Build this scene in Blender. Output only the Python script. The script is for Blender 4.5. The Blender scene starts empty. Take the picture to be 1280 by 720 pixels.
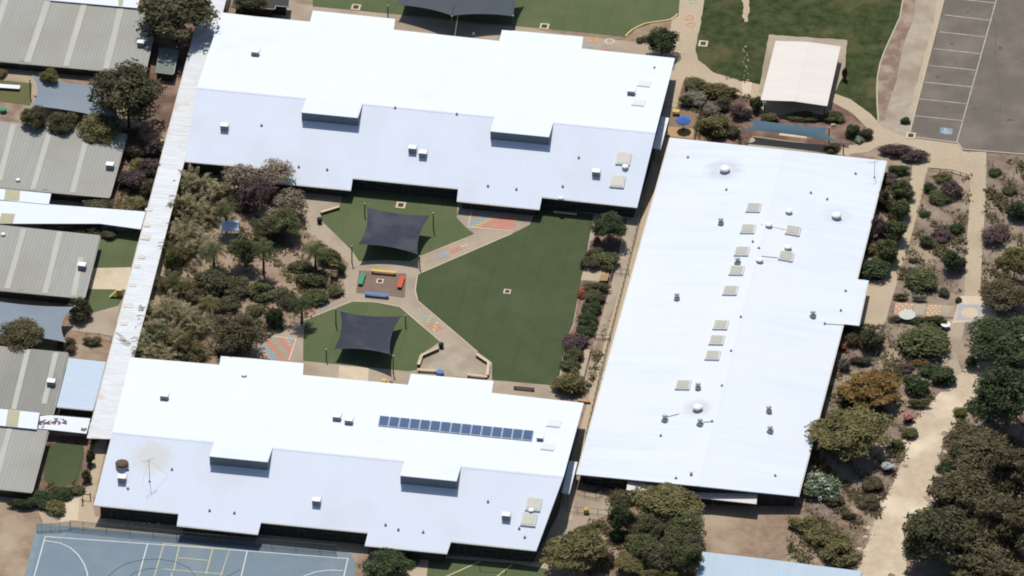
import bpy, math, random
import numpy as np
from mathutils import Vector, Matrix
S = bpy.context.scene
COL = S.collection
R = random.Random(7)

# ------------------------------------------------------------------ camera, sky, sun, exposure
SC = 8.0                      # photo pixels per metre across the view
ELEV = math.asin(0.6)         # the oblique view looks down at this angle
D = 1500.0
PW, PH = 1280.0, 720.0
cam = bpy.data.cameras.new('camera')
cam_ob = bpy.data.objects.new('camera', cam); COL.objects.link(cam_ob)
CAM = Vector((0, -D*math.cos(ELEV), D*math.sin(ELEV)))
cam_ob.location = CAM
cam_ob.rotation_euler = (math.pi/2-ELEV, 0, 0)
cam.sensor_width = 36.0
cam.lens = 36.0*D/(PW/SC)
cam.clip_start = 10; cam.clip_end = 9000
S.camera = cam_ob

SUN_EL, SUN_AZ = math.radians(65), math.radians(-9)     # azimuth from +Y towards +X
w = bpy.data.worlds.new("World"); S.world = w; w.use_nodes = True
nt = w.node_tree
bg = nt.nodes['Background']
sky = nt.nodes.new('ShaderNodeTexSky'); sky.sky_type = 'NISHITA'; sky.sun_disc = False
sky.sun_elevation = SUN_EL; sky.sun_rotation = SUN_AZ
nt.links.new(sky.outputs[0], bg.inputs[0]); bg.inputs[1].default_value = 0.098
sl = bpy.data.lights.new('sun', 'SUN'); sl.energy = 4.2; sl.angle = math.radians(0.5); sl.color = (1, .955, .885)
so = bpy.data.objects.new('sun', sl); COL.objects.link(so)
sd = Vector((math.sin(SUN_AZ)*math.cos(SUN_EL), math.cos(SUN_AZ)*math.cos(SUN_EL), math.sin(SUN_EL)))
so.rotation_euler = sd.to_track_quat('Z', 'Y').to_euler(); so.location = sd*200
S.view_settings.view_transform = 'Standard'; S.view_settings.look = 'None'
S.view_settings.exposure = 0.05; S.view_settings.gamma = 1.0; S.view_settings.use_curve_mapping = False
S.render.engine = 'CYCLES'
S.cycles.filter_width = 1.9
S.cycles.max_bounces = 6; S.cycles.transparent_max_bounces = 16

# ------------------------------------------------------------------ picture -> place
FWD = Vector((0, math.cos(ELEV), -math.sin(ELEV)))
UPV = Vector((0, math.sin(ELEV), math.cos(ELEV)))
def ray(px, py):
    return Vector((1, 0, 0))*((px-PW/2)/SC) + UPV*(-(py-PH/2)/SC) + FWD*D
def P(px, py, z=0.0):
    d = ray(px, py); t = (z-CAM.z)/d.z
    return CAM + d*t
class Plane:                  # z = zr - k * (n . (p-r0))
    def __init__(s, r0, n, k): s.r0, s.n, s.k = r0, n, k
    def z(s, p): return s.r0.z - s.k*((p.x-s.r0.x)*s.n.x + (p.y-s.r0.y)*s.n.y)
    def t(s, px, py):
        d = ray(px, py)
        c = CAM - s.r0
        a0 = c.z + s.k*(c.x*s.n.x+c.y*s.n.y)
        a1 = d.z + s.k*(d.x*s.n.x+d.y*s.n.y)
        return -a0/a1
    def hit(s, px, py): return CAM + ray(px, py)*s.t(px, py)
def flat(z): return Plane(Vector((0, 0, z)), Vector((0, 1, 0)), 0.0)
UX = (P(840, 380)-P(640, 360)); UX.z = 0; UX.normalize()     # the building grid's east
GRID = math.atan2(UX.y, UX.x)

# ------------------------------------------------------------------ materials
def rgb(c): return (c[0], c[1], c[2], 1.0)
def mat(name, a, b=None, scale=1.0, rough=.8, detail=5, spec=.2, c=None, cscale=.12, cmin=.45, cmax=.65, stretch=None, bump=0, bscale=None, coords='Position', contrast=.25, metallic=0):
    m = bpy.data.materials.new(name); m.use_nodes = True
    n, l = m.node_tree.nodes, m.node_tree.links
    bs = n['Principled BSDF']; bs.inputs['Roughness'].default_value = rough
    bs.inputs['Specular IOR Level'].default_value = spec
    bs.inputs['Metallic'].default_value = metallic
    bs.inputs['Base Color'].default_value = rgb(a)
    if b is None: return m
    if coords == 'Position':
        g = n.new('ShaderNodeNewGeometry'); vec = g.outputs['Position']
    else:
        g = n.new('ShaderNodeTexCoord'); vec = g.outputs['Object']
    if stretch:
        mp = n.new('ShaderNodeMapping'); mp.inputs['Rotation'].default_value = (0, 0, -GRID)
        l.new(vec, mp.inputs[0])
        m2 = n.new('ShaderNodeMapping'); m2.inputs['Scale'].default_value = stretch
        l.new(mp.outputs[0], m2.inputs[0]); vec2 = m2.outputs[0]
    else: vec2 = vec
    t = n.new('ShaderNodeTexNoise'); t.inputs['Scale'].default_value = scale; t.inputs['Detail'].default_value = detail
    t.inputs['Roughness'].default_value = .65
    l.new(vec2, t.inputs['Vector'])
    mr = n.new('ShaderNodeMapRange'); mr.inputs[1].default_value = .5-contrast; mr.inputs[2].default_value = .5+contrast
    l.new(t.outputs[0], mr.inputs[0])
    mx = n.new('ShaderNodeMix'); mx.data_type = 'RGBA'
    mx.inputs[6].default_value = rgb(a); mx.inputs[7].default_value = rgb(b)
    l.new(mr.outputs[0], mx.inputs[0]); out = mx.outputs[2]
    if c is not None:
        t2 = n.new('ShaderNodeTexNoise'); t2.inputs['Scale'].default_value = cscale; t2.inputs['Detail'].default_value = 6
        l.new(vec, t2.inputs['Vector'])
        m3 = n.new('ShaderNodeMapRange'); m3.inputs[1].default_value = cmin; m3.inputs[2].default_value = cmax
        l.new(t2.outputs[0], m3.inputs[0])
        m4 = n.new('ShaderNodeMix'); m4.data_type = 'RGBA'; m4.inputs[7].default_value = rgb(c)
        l.new(m3.outputs[0], m4.inputs[0]); l.new(out, m4.inputs[6]); out = m4.outputs[2]
    l.new(out, bs.inputs['Base Color'])
    m['out'] = 1
    if bump:
        bp = n.new('ShaderNodeBump'); bp.inputs['Strength'].default_value = bump; bp.inputs['Distance'].default_value = .1
        tb = n.new('ShaderNodeTexNoise'); tb.inputs['Scale'].default_value = bscale or scale*3
        l.new(vec, tb.inputs['Vector']); l.new(tb.outputs[0], bp.inputs['Height']); l.new(bp.outputs[0], bs.inputs['Normal'])
    return m
def base_socket(m):
    bs = m.node_tree.nodes['Principled BSDF']
    return bs.inputs['Base Color']
def overlay_spots(m, spots):
    """stains: (centre, radius, colour, amount, inner) rings of dirt at a fixed spot of the roof"""
    n, l = m.node_tree.nodes, m.node_tree.links
    bs = n['Principled BSDF']; cur = bs.inputs['Base Color'].links[0].from_socket
    g = n.new('ShaderNodeNewGeometry')
    nz = n.new('ShaderNodeTexNoise'); nz.inputs['Scale'].default_value = .9; nz.inputs['Detail'].default_value = 5
    l.new(g.outputs['Position'], nz.inputs['Vector'])
    for ctr, rad, colr, amt, inner in spots:
        vs = n.new('ShaderNodeVectorMath'); vs.operation = 'DISTANCE'; vs.inputs[1].default_value = ctr
        l.new(g.outputs['Position'], vs.inputs[0])
        ad = n.new('ShaderNodeMath'); ad.operation = 'MULTIPLY_ADD'; ad.inputs[1].default_value = rad*.9; ad.inputs[2].default_value = -rad*.45
        l.new(nz.outputs[0], ad.inputs[0])
        sm = n.new('ShaderNodeMath'); sm.operation = 'ADD'; l.new(vs.outputs['Value'], sm.inputs[0]); l.new(ad.outputs[0], sm.inputs[1])
        cr = n.new('ShaderNodeValToRGB'); e = cr.color_ramp.elements
        e[0].position = 0; e[0].color = (amt*inner,)*3+(1,)
        e[1].position = 1; e[1].color = (0, 0, 0, 1)
        k = e.new(.45); k.color = (amt,)*3+(1,)
        dv = n.new('ShaderNodeMath'); dv.operation = 'DIVIDE'; dv.inputs[1].default_value = rad; l.new(sm.outputs[0], dv.inputs[0])
        l.new(dv.outputs[0], cr.inputs[0])
        mx = n.new('ShaderNodeMix'); mx.data_type = 'RGBA'; mx.inputs[7].default_value = rgb(colr)
        l.new(cr.outputs[0], mx.inputs[0]); l.new(cur, mx.inputs[6]); cur = mx.outputs[2]
    l.new(cur, bs.inputs['Base Color'])
def overlay_lines(m, pitch, colr, amt, width=.12, across=False):
    """sheet joints or ribs at a fixed pitch along the building grid"""
    n, l = m.node_tree.nodes, m.node_tree.links
    bs = n['Principled BSDF']; cur = bs.inputs['Base Color'].links[0].from_socket
    g = n.new('ShaderNodeNewGeometry')
    mp = n.new('ShaderNodeMapping'); mp.inputs['Rotation'].default_value = (0, 0, -GRID)
    l.new(g.outputs['Position'], mp.inputs[0])
    sp = n.new('ShaderNodeSeparateXYZ'); l.new(mp.outputs[0], sp.inputs[0])
    md = n.new('ShaderNodeMath'); md.operation = 'PINGPONG'; md.inputs[1].default_value = pitch/2
    l.new(sp.outputs[1 if across else 0], md.inputs[0])
    mr = n.new('ShaderNodeMapRange'); mr.inputs[1].default_value = 0; mr.inputs[2].default_value = pitch*width
    mr.inputs[3].default_value = amt; mr.inputs[4].default_value = 0
    l.new(md.outputs[0], mr.inputs[0])
    mx = n.new('ShaderNodeMix'); mx.data_type = 'RGBA'; mx.inputs[7].default_value = rgb(colr)
    l.new(mr.outputs[0], mx.inputs[0]); l.new(cur, mx.inputs[6]); l.new(mx.outputs[2], bs.inputs['Base Color'])

M = {}
M['soil'] = mat('soil', (.29, .205, .14), (.17, .12, .085), .9, c=(.34, .27, .19), cscale=.11, rough=.95, bump=.5, bscale=3, contrast=.2)
M['pink_soil'] = mat('pink_soil', (.25, .185, .145), (.13, .095, .075), .8, c=(.30, .235, .165), cscale=.16, rough=.95, bump=.6, bscale=3, contrast=.2)
M['mulch'] = mat('mulch', (.17, .10, .075), (.075, .05, .038), 2.2, c=(.25, .17, .125), cscale=.25, rough=.95, bump=.6, bscale=5)
M['red_mulch'] = mat('red_mulch', (.24, .17, .125), (.15, .10, .072), 2.5, c=(.32, .25, .185), cscale=.35, rough=.95, bump=.5)
M['concrete'] = mat('concrete', (.37, .31, .23), (.30, .245, .18), 1.6, c=(.27, .215, .16), cscale=.16, rough=.9, contrast=.25, detail=10)
M['pale_concrete'] = mat('pale_concrete', (.55, .46, .335), (.46, .38, .27), .8, c=(.4, .32, .22), cscale=.2, cmin=.5, cmax=.7, rough=.9)
M['grey_concrete'] = mat('grey_concrete', (.38, .325, .245), (.29, .245, .185), .7, c=(.26, .205, .15), cscale=.18, rough=.9)
M['sand'] = mat('sand', (.50, .415, .295), (.37, .29, .205), .7, c=(.60, .51, .38), cscale=.12, rough=.95, bump=.5, bscale=4, detail=12)
M['path'] = mat('path', (.44, .36, .25), (.35, .28, .195), 1.8, c=(.33, .26, .185), cscale=.12, cmin=.5, cmax=.75, rough=.95, detail=10)
M['turf'] = mat('turf', (.080, .102, .047), (.095, .117, .057), .35, c=(.12, .13, .07), cscale=.11, cmin=.48, cmax=.8, rough=.95, spec=.05, bump=.4, bscale=9, detail=10)
M['big_turf'] = mat('big_turf', (.053, .070, .033), (.068, .086, .042), .35, c=(.088, .102, .055), cscale=.10, cmin=.5, cmax=.85, detail=10, rough=.95, spec=.05, bump=.4, bscale=9)
M['lawn'] = mat('lawn', (.016, .030, .009), (.07, .078, .033), .55, c=(.14, .115, .058), cscale=.12, cmin=.52, cmax=.78,  detail=9, rough=.95, spec=.05, bump=.7, bscale=4, contrast=.2)
M['asphalt'] = mat('asphalt', (.135, .116, .094), (.115, .099, .081), .5, c=(.165, .142, .115), cscale=.16, rough=.9, contrast=.22, detail=12)
M['court'] = mat('court', (.135, .185, .225), (.165, .21, .245), .5, c=(.205, .235, .25), cscale=.14, cmin=.5, cmax=.8, rough=.85, detail=10)
M['court_apron'] = mat('court_apron', (.15, .20, .235), (.20, .24, .26), .6, rough=.85)
overlay_lines(M['turf'], 3.6, (.045, .06, .03), .35, .03, False)
overlay_lines(M['big_turf'], 3.6, (.036, .05, .024), .35, .03, False)
M['line_white'] = mat('line_white', (.62, .62, .6), (.45, .45, .43), 1.2, rough=.8)
M['line_faded'] = mat('line_faded', (.5, .46, .42), (.22, .2, .18), 1.6, rough=.8, contrast=.2)
M['line_yellow'] = mat('line_yellow', (.50, .46, .27), (.38, .36, .24), 1.4, rough=.8)
M['line_navy'] = mat('line_navy', (.075, .10, .125), (.10, .13, .16), 1, rough=.8)
M['white_roof'] = mat('white_roof', (.615, .66, .735), (.59, .635, .715), .35, stretch=(1, .12, 1), rough=.9, spec=.04, c=(.56, .60, .665), cscale=.13, cmin=.5, cmax=.8, detail=8)
M['east_roof'] = mat('east_roof', (.605, .65, .715), (.545, .595, .67), .5, stretch=(.06, 1.6, 1), rough=.9, spec=.04, contrast=.18, c=(.60, .63, .665), cscale=.08)
M['walk_roof'] = mat('walk_roof', (.72, .745, .765), (.54, .555, .565), 1.1, stretch=(.25, 1.7, 1), rough=.8, spec=.05, c=(.56, .51, .43), cscale=.3, cmin=.6, cmax=.75)
M['aged_sheet'] = mat('aged_sheet', (.50, .45, .38), (.60, .58, .55), 1.2, stretch=(.6, 2.4, 1), rough=.8, contrast=.15)
M['grey_roof'] = mat('grey_roof', (.305, .305, .28), (.27, .27, .248), .5, stretch=(2.2, .12, 1), rough=.7, c=(.27, .26, .222), cscale=.12)
M['dark_grey_roof'] = mat('dark_grey_roof', (.24, .237, .21), (.20, .198, .175), .6, stretch=(2.2, .12, 1), rough=.7, c=(.27, .26, .22), cscale=.12)
M['sky_strip'] = mat('sky_strip', (.40, .40, .355), (.34, .34, .30), .6, stretch=(1, .2, 1), rough=.6)
M['olive_sheet'] = mat('olive_sheet', (.40, .37, .24), (.33, .31, .21), .8, rough=.7)
M['blue_roof'] = mat('blue_roof', (.44, .52, .60), (.40, .48, .56), .5, stretch=(.2, 2, 1), rough=.6)
M['pale_blue_roof'] = mat('pale_blue_roof', (.39, .48, .55), (.34, .42, .49), .5, stretch=(1.5, .2, 1), rough=.6)
M['green_roof'] = mat('green_roof', (.15, .185, .16), (.125, .155, .135), .6, stretch=(2, .3, 1), rough=.7)
M['gazebo_roof'] = mat('gazebo_roof', (.62, .58, .525), (.56, .52, .47), .6, stretch=(.2, 1.5, 1), rough=.6)
for k, pitch, c2, am, ac in (('white_roof', 1.0, (.55, .575, .62), .12, False), ('east_roof', 1.1, (.55, .58, .62), .13, True), ('grey_roof', .55, (.17, .168, .14), .45, False),
                             ('dark_grey_roof', .55, (.14, .138, .115), .45, False), ('white_roof', 11.0, (.52, .545, .59), .10, True), ('east_roof', 8.5, (.52, .55, .6), .16, False), ('blue_roof', .62, (.26, .34, .43), .5, True), ('gazebo_roof', .7, (.5, .47, .43), .3, True), ('pale_blue_roof', .6, (.28, .36, .42), .3, False)):
    overlay_lines(M[k], pitch, c2, am, .2 if pitch < 5 else .02, ac)
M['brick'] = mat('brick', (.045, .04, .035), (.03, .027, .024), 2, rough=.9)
M['render_wall'] = mat('render_wall', (.36, .31, .24), (.30, .26, .2), 1, rough=.9)
M['clerestory'] = mat('clerestory', (.135, .175, .20), (.115, .15, .175), 1.2, rough=.5)
M['gutter'] = mat('gutter', (.62, .59, .52), (.5, .47, .41), 1.4, rough=.6)
M['fascia'] = mat('fascia', (.34, .33, .29), (.28, .27, .24), 1.4, rough=.6)
M['frame'] = mat('frame', (.10, .10, .095), (.08, .08, .075), 2, rough=.5)
M['glass'] = mat('glass', (.02, .025, .03), (.028, .033, .038), 1, rough=.12, spec=.5)
M['steel'] = mat('steel', (.11, .115, .11), (.085, .09, .085), 3, rough=.5)
M['pale_steel'] = mat('pale_steel', (.52, .52, .5), (.42, .42, .4), 3, rough=.5)
M['white_metal'] = mat('white_metal', (.78, .78, .77), (.68, .68, .66), 3, rough=.5)
M['box_side'] = mat('box_side', (.22, .24, .25), (.17, .185, .195), 3, rough=.6)
M['skylight'] = mat('skylight', (.42, .42, .36), (.33, .33, .28), 1.2, rough=.4)
M['skylight_curb'] = mat('skylight_curb', (.60, .61, .60), (.5, .5, .49), 1.5, rough=.6)
M['sail_dark'] = mat('sail_dark', (.046, .051, .066), (.038, .042, .055), .8, rough=.95, spec=.05, c=(.066, .067, .082), cscale=.25)
M['sail_slate'] = mat('sail_slate', (.075, .088, .10), (.062, .073, .085), .8, rough=.95, spec=.05)
M['sail_blue'] = mat('sail_blue', (.21, .245, .28), (.185, .22, .255), .5, rough=.95, spec=.05)
M['sail_teal'] = mat('sail_teal', (.082, .132, .17), (.07, .115, .15), .6, rough=.95, spec=.05)
M['pv'] = mat('pv', (.06, .105, .20), (.045, .08, .155), .5, rough=.3, spec=.4)
overlay_lines(M['pv'], .42, (.12, .17, .26), .5, .1, True)
M['pv_frame'] = mat('pv_frame', (.45, .5, .56), (.38, .42, .48), 2, rough=.4)
for nm, c in (('yellow', (.62, .43, .11)), ('red', (.52, .10, .05)), ('green', (.06, .26, .14)), ('blue', (.10, .20, .42)), ('umbrella_blue', (.055, .14, .46)),
              ('timber', (.42, .27, .13)), ('dark_timber', (.12, .075, .045)), ('pale_timber', (.58, .45, .29)), ('black', (.02, .02, .02)), ('pink', (.62, .26, .22)),
              ('white_paint', (.74, .74, .72)), ('pale_blue', (.42, .50, .62)), ('grate', (.045, .038, .03)), ('kerb', (.45, .39, .30)), ('kerb_yellow', (.62, .46, .2)), ('terracotta', (.33, .15, .085)),
              ('leaf_litter', (.14, .085, .045)), ('mosaic_pale', (.5, .52, .46))):
    M[nm] = mat(nm, c, tuple(x*.78 for x in c), 2.4, rough=.75)

def leafmat(name, dark, light, hi):
    m = bpy.data.materials.new(name); m.use_nodes = True
    n, l = m.node_tree.nodes, m.node_tree.links
    bs = n['Principled BSDF']; bs.inputs['Roughness'].default_value = .65; bs.inputs['Specular IOR Level'].default_value = .06
    g = n.new('ShaderNodeNewGeometry'); tc = n.new('ShaderNodeTexCoord'); oi = n.new('ShaderNodeObjectInfo')
    t = n.new('ShaderNodeTexNoise'); t.inputs['Scale'].default_value = 2.6; t.inputs['Detail'].default_value = 3
    t.noise_dimensions = '4D'
    l.new(tc.outputs['Object'], t.inputs['Vector'])
    ml = n.new('ShaderNodeMath'); ml.operation = 'MULTIPLY'; ml.inputs[1].default_value = 40; l.new(oi.outputs['Random'], ml.inputs[0]); l.new(ml.outputs[0], t.inputs['W'])
    mr = n.new('ShaderNodeMapRange'); mr.inputs[1].default_value = .35; mr.inputs[2].default_value = .65; l.new(t.outputs[0], mr.inputs[0])
    ad = n.new('ShaderNodeMath'); ad.operation = 'MULTIPLY_ADD'; ad.inputs[1].default_value = .55; l.new(g.outputs['Random Per Island'], ad.inputs[0])
    m2 = n.new('ShaderNodeMath'); m2.operation = 'MULTIPLY'; m2.inputs[1].default_value = .5; l.new(mr.outputs[0], m2.inputs[0]); l.new(m2.outputs[0], ad.inputs[2])
    cr = n.new('ShaderNodeValToRGB'); e = cr.color_ramp.elements
    e[0].position = .1; e[0].color = rgb(dark); e[1].position = .98; e[1].color = rgb(hi)
    k = e.new(.6); k.color = rgb(light)
    l.new(ad.outputs[0], cr.inputs[0])
    l.new(cr.outputs[0], bs.inputs['Base Color'])
    tr = n.new('ShaderNodeBsdfTranslucent'); l.new(cr.outputs[0], tr.inputs['Color'])
    mx = n.new('ShaderNodeMixShader'); mx.inputs[0].default_value = .18
    l.new(bs.outputs[0], mx.inputs[1]); l.new(tr.outputs[0], mx.inputs[2]); l.new(mx.outputs[0], n['Material Output'].inputs[0])
    return m
LEAF = {
 'dark': leafmat('dark_leaves', (.042, .042, .022), (.088, .084, .044), (.16, .145, .085)),
 'olive': leafmat('olive_leaves', (.070, .066, .024), (.155, .138, .058), (.26, .225, .11)),
 'mid': leafmat('green_leaves', (.045, .054, .022), (.10, .108, .045), (.185, .185, .09)),
 'deep': leafmat('deep_green_leaves', (.026, .038, .018), (.056, .075, .034), (.12, .145, .065)),
 'brown': leafmat('brown_leaves', (.056, .048, .026), (.108, .092, .05), (.18, .155, .09)),
 'bare': leafmat('bare_twigs', (.13, .10, .072), (.24, .19, .14), (.36, .30, .235)),
 'purple': leafmat('purple_leaves', (.055, .036, .036), (.115, .075, .073), (.18, .13, .125)),
 'orange': leafmat('orange_leaves', (.10, .062, .022), (.215, .130, .046), (.33, .22, .085)),
 'grey': leafmat('grey_leaves', (.10, .093, .07), (.20, .185, .145), (.31, .29, .23)),
 'fern': leafmat('fern_leaves', (.15, .128, .064), (.31, .27, .15), (.50, .45, .29)),
 'white': leafmat('white_flowers', (.06, .09, .045), (.14, .18, .10), (.66, .68, .6)),
 'red': leafmat('red_leaves', (.12, .035, .025), (.29, .10, .06), (.46, .2, .13)),
 'litter': leafmat('dry_litter', (.12, .085, .06), (.22, .165, .115), (.36, .28, .2)),
}
M['stain'] = mat('stain', (.085, .073, .06), (.10, .087, .072), 1.5, rough=.8)
M['bark'] = mat('bark', (.11, .085, .065), (.07, .055, .042), 3, rough=.95)
M['pale_bark'] = mat('pale_bark', (.26, .21, .16), (.17, .135, .1), 3, rough=.95)

# ------------------------------------------------------------------ objects
class MB:
    def __init__(s): s.v, s.f = [], []
    def add(s, vs, fs):
        o = len(s.v); s.v += [tuple(x) for x in vs]; s.f += [tuple(i+o for i in f) for f in fs]; return s
    def poly(s, vs): return s.add(vs, [tuple(range(len(vs)))])
    def slab(s, top, th):          # a (possibly tilted) polygon with thickness downwards
        n = len(top); bot = [Vector(p)-Vector((0, 0, th)) for p in top]
        fs = [tuple(range(n)), tuple(range(2*n-1, n-1, -1))]
        fs += [(i, i+n, (i+1) % n+n, (i+1) % n) for i in range(n)]
        return s.add(list(top)+bot, fs)
    def prism(s, xy, z0, z1): return s.slab([Vector((p[0], p[1], z1)) for p in xy], z1-z0)
    def box(s, c, d, rz=GRID):
        cx, cy, cz = c; x, y, z = d[0]/2, d[1]/2, d[2]/2
        ca, sa = math.cos(rz), math.sin(rz)
        vs = []
        for dz in (-z, z):
            for dx, dy in ((-x, -y), (x, -y), (x, y), (-x, y)):
                vs.append((cx+dx*ca-dy*sa, cy+dx*sa+dy*ca, cz+dz))
        return s.add(vs, [(3, 2, 1, 0), (4, 5, 6, 7), (0, 1, 5, 4), (1, 2, 6, 5), (2, 3, 7, 6), (3, 0, 4, 7)])
    def tube(s, p0, p1, r0, r1=None, n=8):
        r1 = r0 if r1 is None else r1
        p0, p1 = Vector(p0), Vector(p1); d = (p1-p0).normalized()
        a = d.orthogonal().normalized(); b = d.cross(a)
        vs = []
        for p, r in ((p0, r0), (p1, r1)):
            for i in range(n):
                t = 2*math.pi*i/n; vs.append(p+a*math.cos(t)*r+b*math.sin(t)*r)
        fs = [tuple(range(n-1, -1, -1)), tuple(range(n, 2*n))]+[(i, (i+1) % n, (i+1) % n+n, i+n) for i in range(n)]
        return s.add(vs, fs)
    def lathe(s, c, prof, n=16):
        vs = []; c = Vector(c)
        for r, z in prof:
            for i in range(n):
                t = 2*math.pi*i/n; vs.append(c+Vector((r*math.cos(t), r*math.sin(t), z)))
        fs = [tuple(range(n-1, -1, -1)), tuple(range(len(vs)-n, len(vs)))]
        for k in range(len(prof)-1):
            fs += [(k*n+i, k*n+(i+1) % n, (k+1)*n+(i+1) % n, (k+1)*n+i) for i in range(n)]
        return s.add(vs, fs)
    def bar(s, a, b, wd, h):       # a level bar from a to b standing on their z
        a, b = Vector(a), Vector(b); d = b-a; c = (a+b)/2
        L = math.hypot(d.x, d.y)
        return s.box((c.x, c.y, c.z+h/2), (L, wd, h), math.atan2(d.y, d.x))
    def build(s, name, m, parent=None, smooth=False):
        off = Vector((0, 0, 0))
        p = parent
        while p is not None: off += p.location; p = p.parent
        me = bpy.data.meshes.new(name)
        me.from_pydata([tuple(Vector(v)-off) for v in s.v], [], s.f); me.update()
        me.materials.append(m)
        if smooth: me.polygons.foreach_set('use_smooth', [True]*len(me.polygons))
        o = bpy.data.objects.new(name, me); COL.objects.link(o)
        if parent: o.parent = parent
        return o
def tag(o, label, cat, group=None):
    o['label'] = label; o['category'] = cat
    if group: o['group'] = group
    return o
def thing(name, label, cat, loc, group=None):
    o = bpy.data.objects.new(name, None); COL.objects.link(o); o.location = loc; o.empty_display_size = .3
    return tag(o, label, cat, group)
def copy_tree(o, loc, label=None, rz=None, parent=None):
    c = o.copy(); COL.objects.link(c)
    if parent: c.parent = parent
    else:
        if loc is not None: c.location = loc
        if label: c['label'] = label
        if rz is not None: c.rotation_euler = (0, 0, rz)
    for ch in list(o.children): copy_tree(ch, None, parent=c)
    return c
def centroid(ps):
    c = Vector((0, 0, 0))
    for p in ps: c += Vector(p)
    return c/len(ps)
def smooth_loop(pts, k=5):
    out = []; n = len(pts)
    for i in range(n):
        p0, p1, p2, p3 = pts[i-1], pts[i], pts[(i+1) % n], pts[(i+2) % n]
        for j in range(k):
            t = j/k
            out.append(tuple(.5*((2*p1[a])+(-p0[a]+p2[a])*t+(2*p0[a]-5*p1[a]+4*p2[a]-p3[a])*t*t+(-p0[a]+3*p1[a]-3*p2[a]+p3[a])*t**3) for a in (0, 1)))
    return out
def rough_loop(pts, amp, step=5):
    out = []; n = len(pts)
    for i in range(n):
        a, b = pts[i], pts[(i+1) % n]
        L = math.hypot(b[0]-a[0], b[1]-a[1]); k = max(1, int(L/step))
        for j in range(k):
            t = j/k; out.append((a[0]+(b[0]-a[0])*t+R.uniform(-amp, amp), a[1]+(b[1]-a[1])*t+R.uniform(-amp, amp)))
    return out
CLEAR = []
def sheet(name, px, lev, m, curve=False, rough=0, step=5):
    if curve: px = smooth_loop(px)
    if name not in ('garden_soil', 'garden_bed', 'dry_patch'): CLEAR.append(px)
    if rough: px = rough_loop(px, rough, step)
    mb = MB(); mb.poly([P(x, y, .008*lev) for x, y in px])
    # tessellated so that concave outlines fill cleanly
    o = mb.build(name, m); o['kind'] = 'structure'
    import bmesh
    bm = bmesh.new(); bm.from_mesh(o.data); bmesh.ops.triangulate(bm, faces=bm.faces)
    for f in bm.faces:
        if f.normal.z < 0: f.normal_flip()
    bm.to_mesh(o.data); bm.free()
    return o
def strip_px(line, wpx):           # a band of given width in metres along a line of photo points, on the ground
    pts = [P(x, y) for x, y in line]; L, Rr = [], []
    for i, p in enumerate(pts):
        d = (pts[min(i+1, len(pts)-1)]-pts[max(i-1, 0)]); d.z = 0; d.normalize(); nrm = Vector((-d.y, d.x, 0))
        L.append(p+nrm*wpx/2); Rr.append(p-nrm*wpx/2)
    return L, Rr
def strip(name, line, width, lev, m, closed=False):
    if len(line) > 2:
        # catmull on open line
        q = []
        for i in range(len(line)-1):
            p0, p1, p2, p3 = line[max(i-1, 0)], line[i], line[i+1], line[min(i+2, len(line)-1)]
            for j in range(6):
                t = j/6
                q.append(tuple(.5*((2*p1[a])+(-p0[a]+p2[a])*t+(2*p0[a]-5*p1[a]+4*p2[a]-p3[a])*t*t+(-p0[a]+3*p1[a]-3*p2[a]+p3[a])*t**3) for a in (0, 1)))
        q.append(line[-1]); line = q
    CLEAR.append([(x-width*SC*.55, y) for x, y in line]+[(x+width*SC*.55, y) for x, y in reversed(line)])
    L, Rr = strip_px(line, width); z = Vector((0, 0, .008*lev))
    mb = MB(); n = len(L)
    mb.add([p+z for p in L]+[p+z for p in Rr], [(i+n, i+1+n, i+1, i) for i in range(n-1)])
    o = mb.build(name, m); o['kind'] = 'structure'; return o
def lines(name, segs, width, lev, m):
    mb = MB(); z = Vector((0, 0, .008*lev))
    for ln in segs:
        L, Rr = strip_px(ln, width); n = len(L)
        z = z + Vector((0, 0, .0012))
        mb.add([p+z for p in L]+[p+z for p in Rr], [(i+n, i+1+n, i+1, i) for i in range(n-1)])
    o = mb.build(name, m); o['kind'] = 'structure'; return o

# ================================================================== GROUND AND PAVING
g = MB(); g.poly([(-1500, -1500, 0), (1500, -1500, 0), (1500, 1800, 0), (-1500, 1800, 0)])
go = g.build('ground', M['soil']); go['kind'] = 'structure'
sheet('garden_soil', [(1040, 180), (1300, 195), (1300, 740), (1075, 740), (1080, 690), (1000, 640), (1010, 560), (1050, 400), (1085, 350), (1100, 200)], 1, M['pink_soil'], rough=1.5)
sheet('garden_soil', [(860, 85), (905, 110), (950, 122), (1035, 122), (1085, 155), (1092, 172), (1060, 192), (960, 186), (840, 172), (850, 110)], 1, M['mulch'], rough=1)
sheet('garden_soil', [(205, 200), (378, 236), (384, 290), (412, 308), (436, 330), (428, 372), (400, 385), (378, 402), (345, 425), (330, 452), (150, 450), (150, 440), (195, 260)], 1, M['soil'], rough=1)
sheet('garden_soil', [(150, 165), (206, 150), (180, 262), (140, 262), (136, 246)], 1, M['mulch'])
sheet('garden_soil', [(185, 10), (262, 10), (208, 165), (180, 160)], 1, M['mulch'])
# school pavement
sheet('pavement', [(372, 225), (384, 290), (412, 308), (436, 330), (430, 350), (428, 372), (400, 385), (378, 402), (350, 416), (322, 428), (318, 480), (700, 520), (810, 300), (840, 150), (860, 60), (330, 0), (300, 60)], 2, M['concrete'])
sheet('pavement', [(820, 150), (862, 90), (905, 60), (905, -20), (846, -20), (835, 60)], 3, M['path'])
sheet('walkway_paving', [(838, 120), (840, 172), (720, 600), (715, 650), (694, 650), (735, 500), (815, 220), (826, 150)], 3, M['path'])
sheet('walkway_paving', [(694, 620), (760, 614), (770, 640), (720, 660), (680, 690)], 2, M['concrete'], rough=.6)
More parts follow.
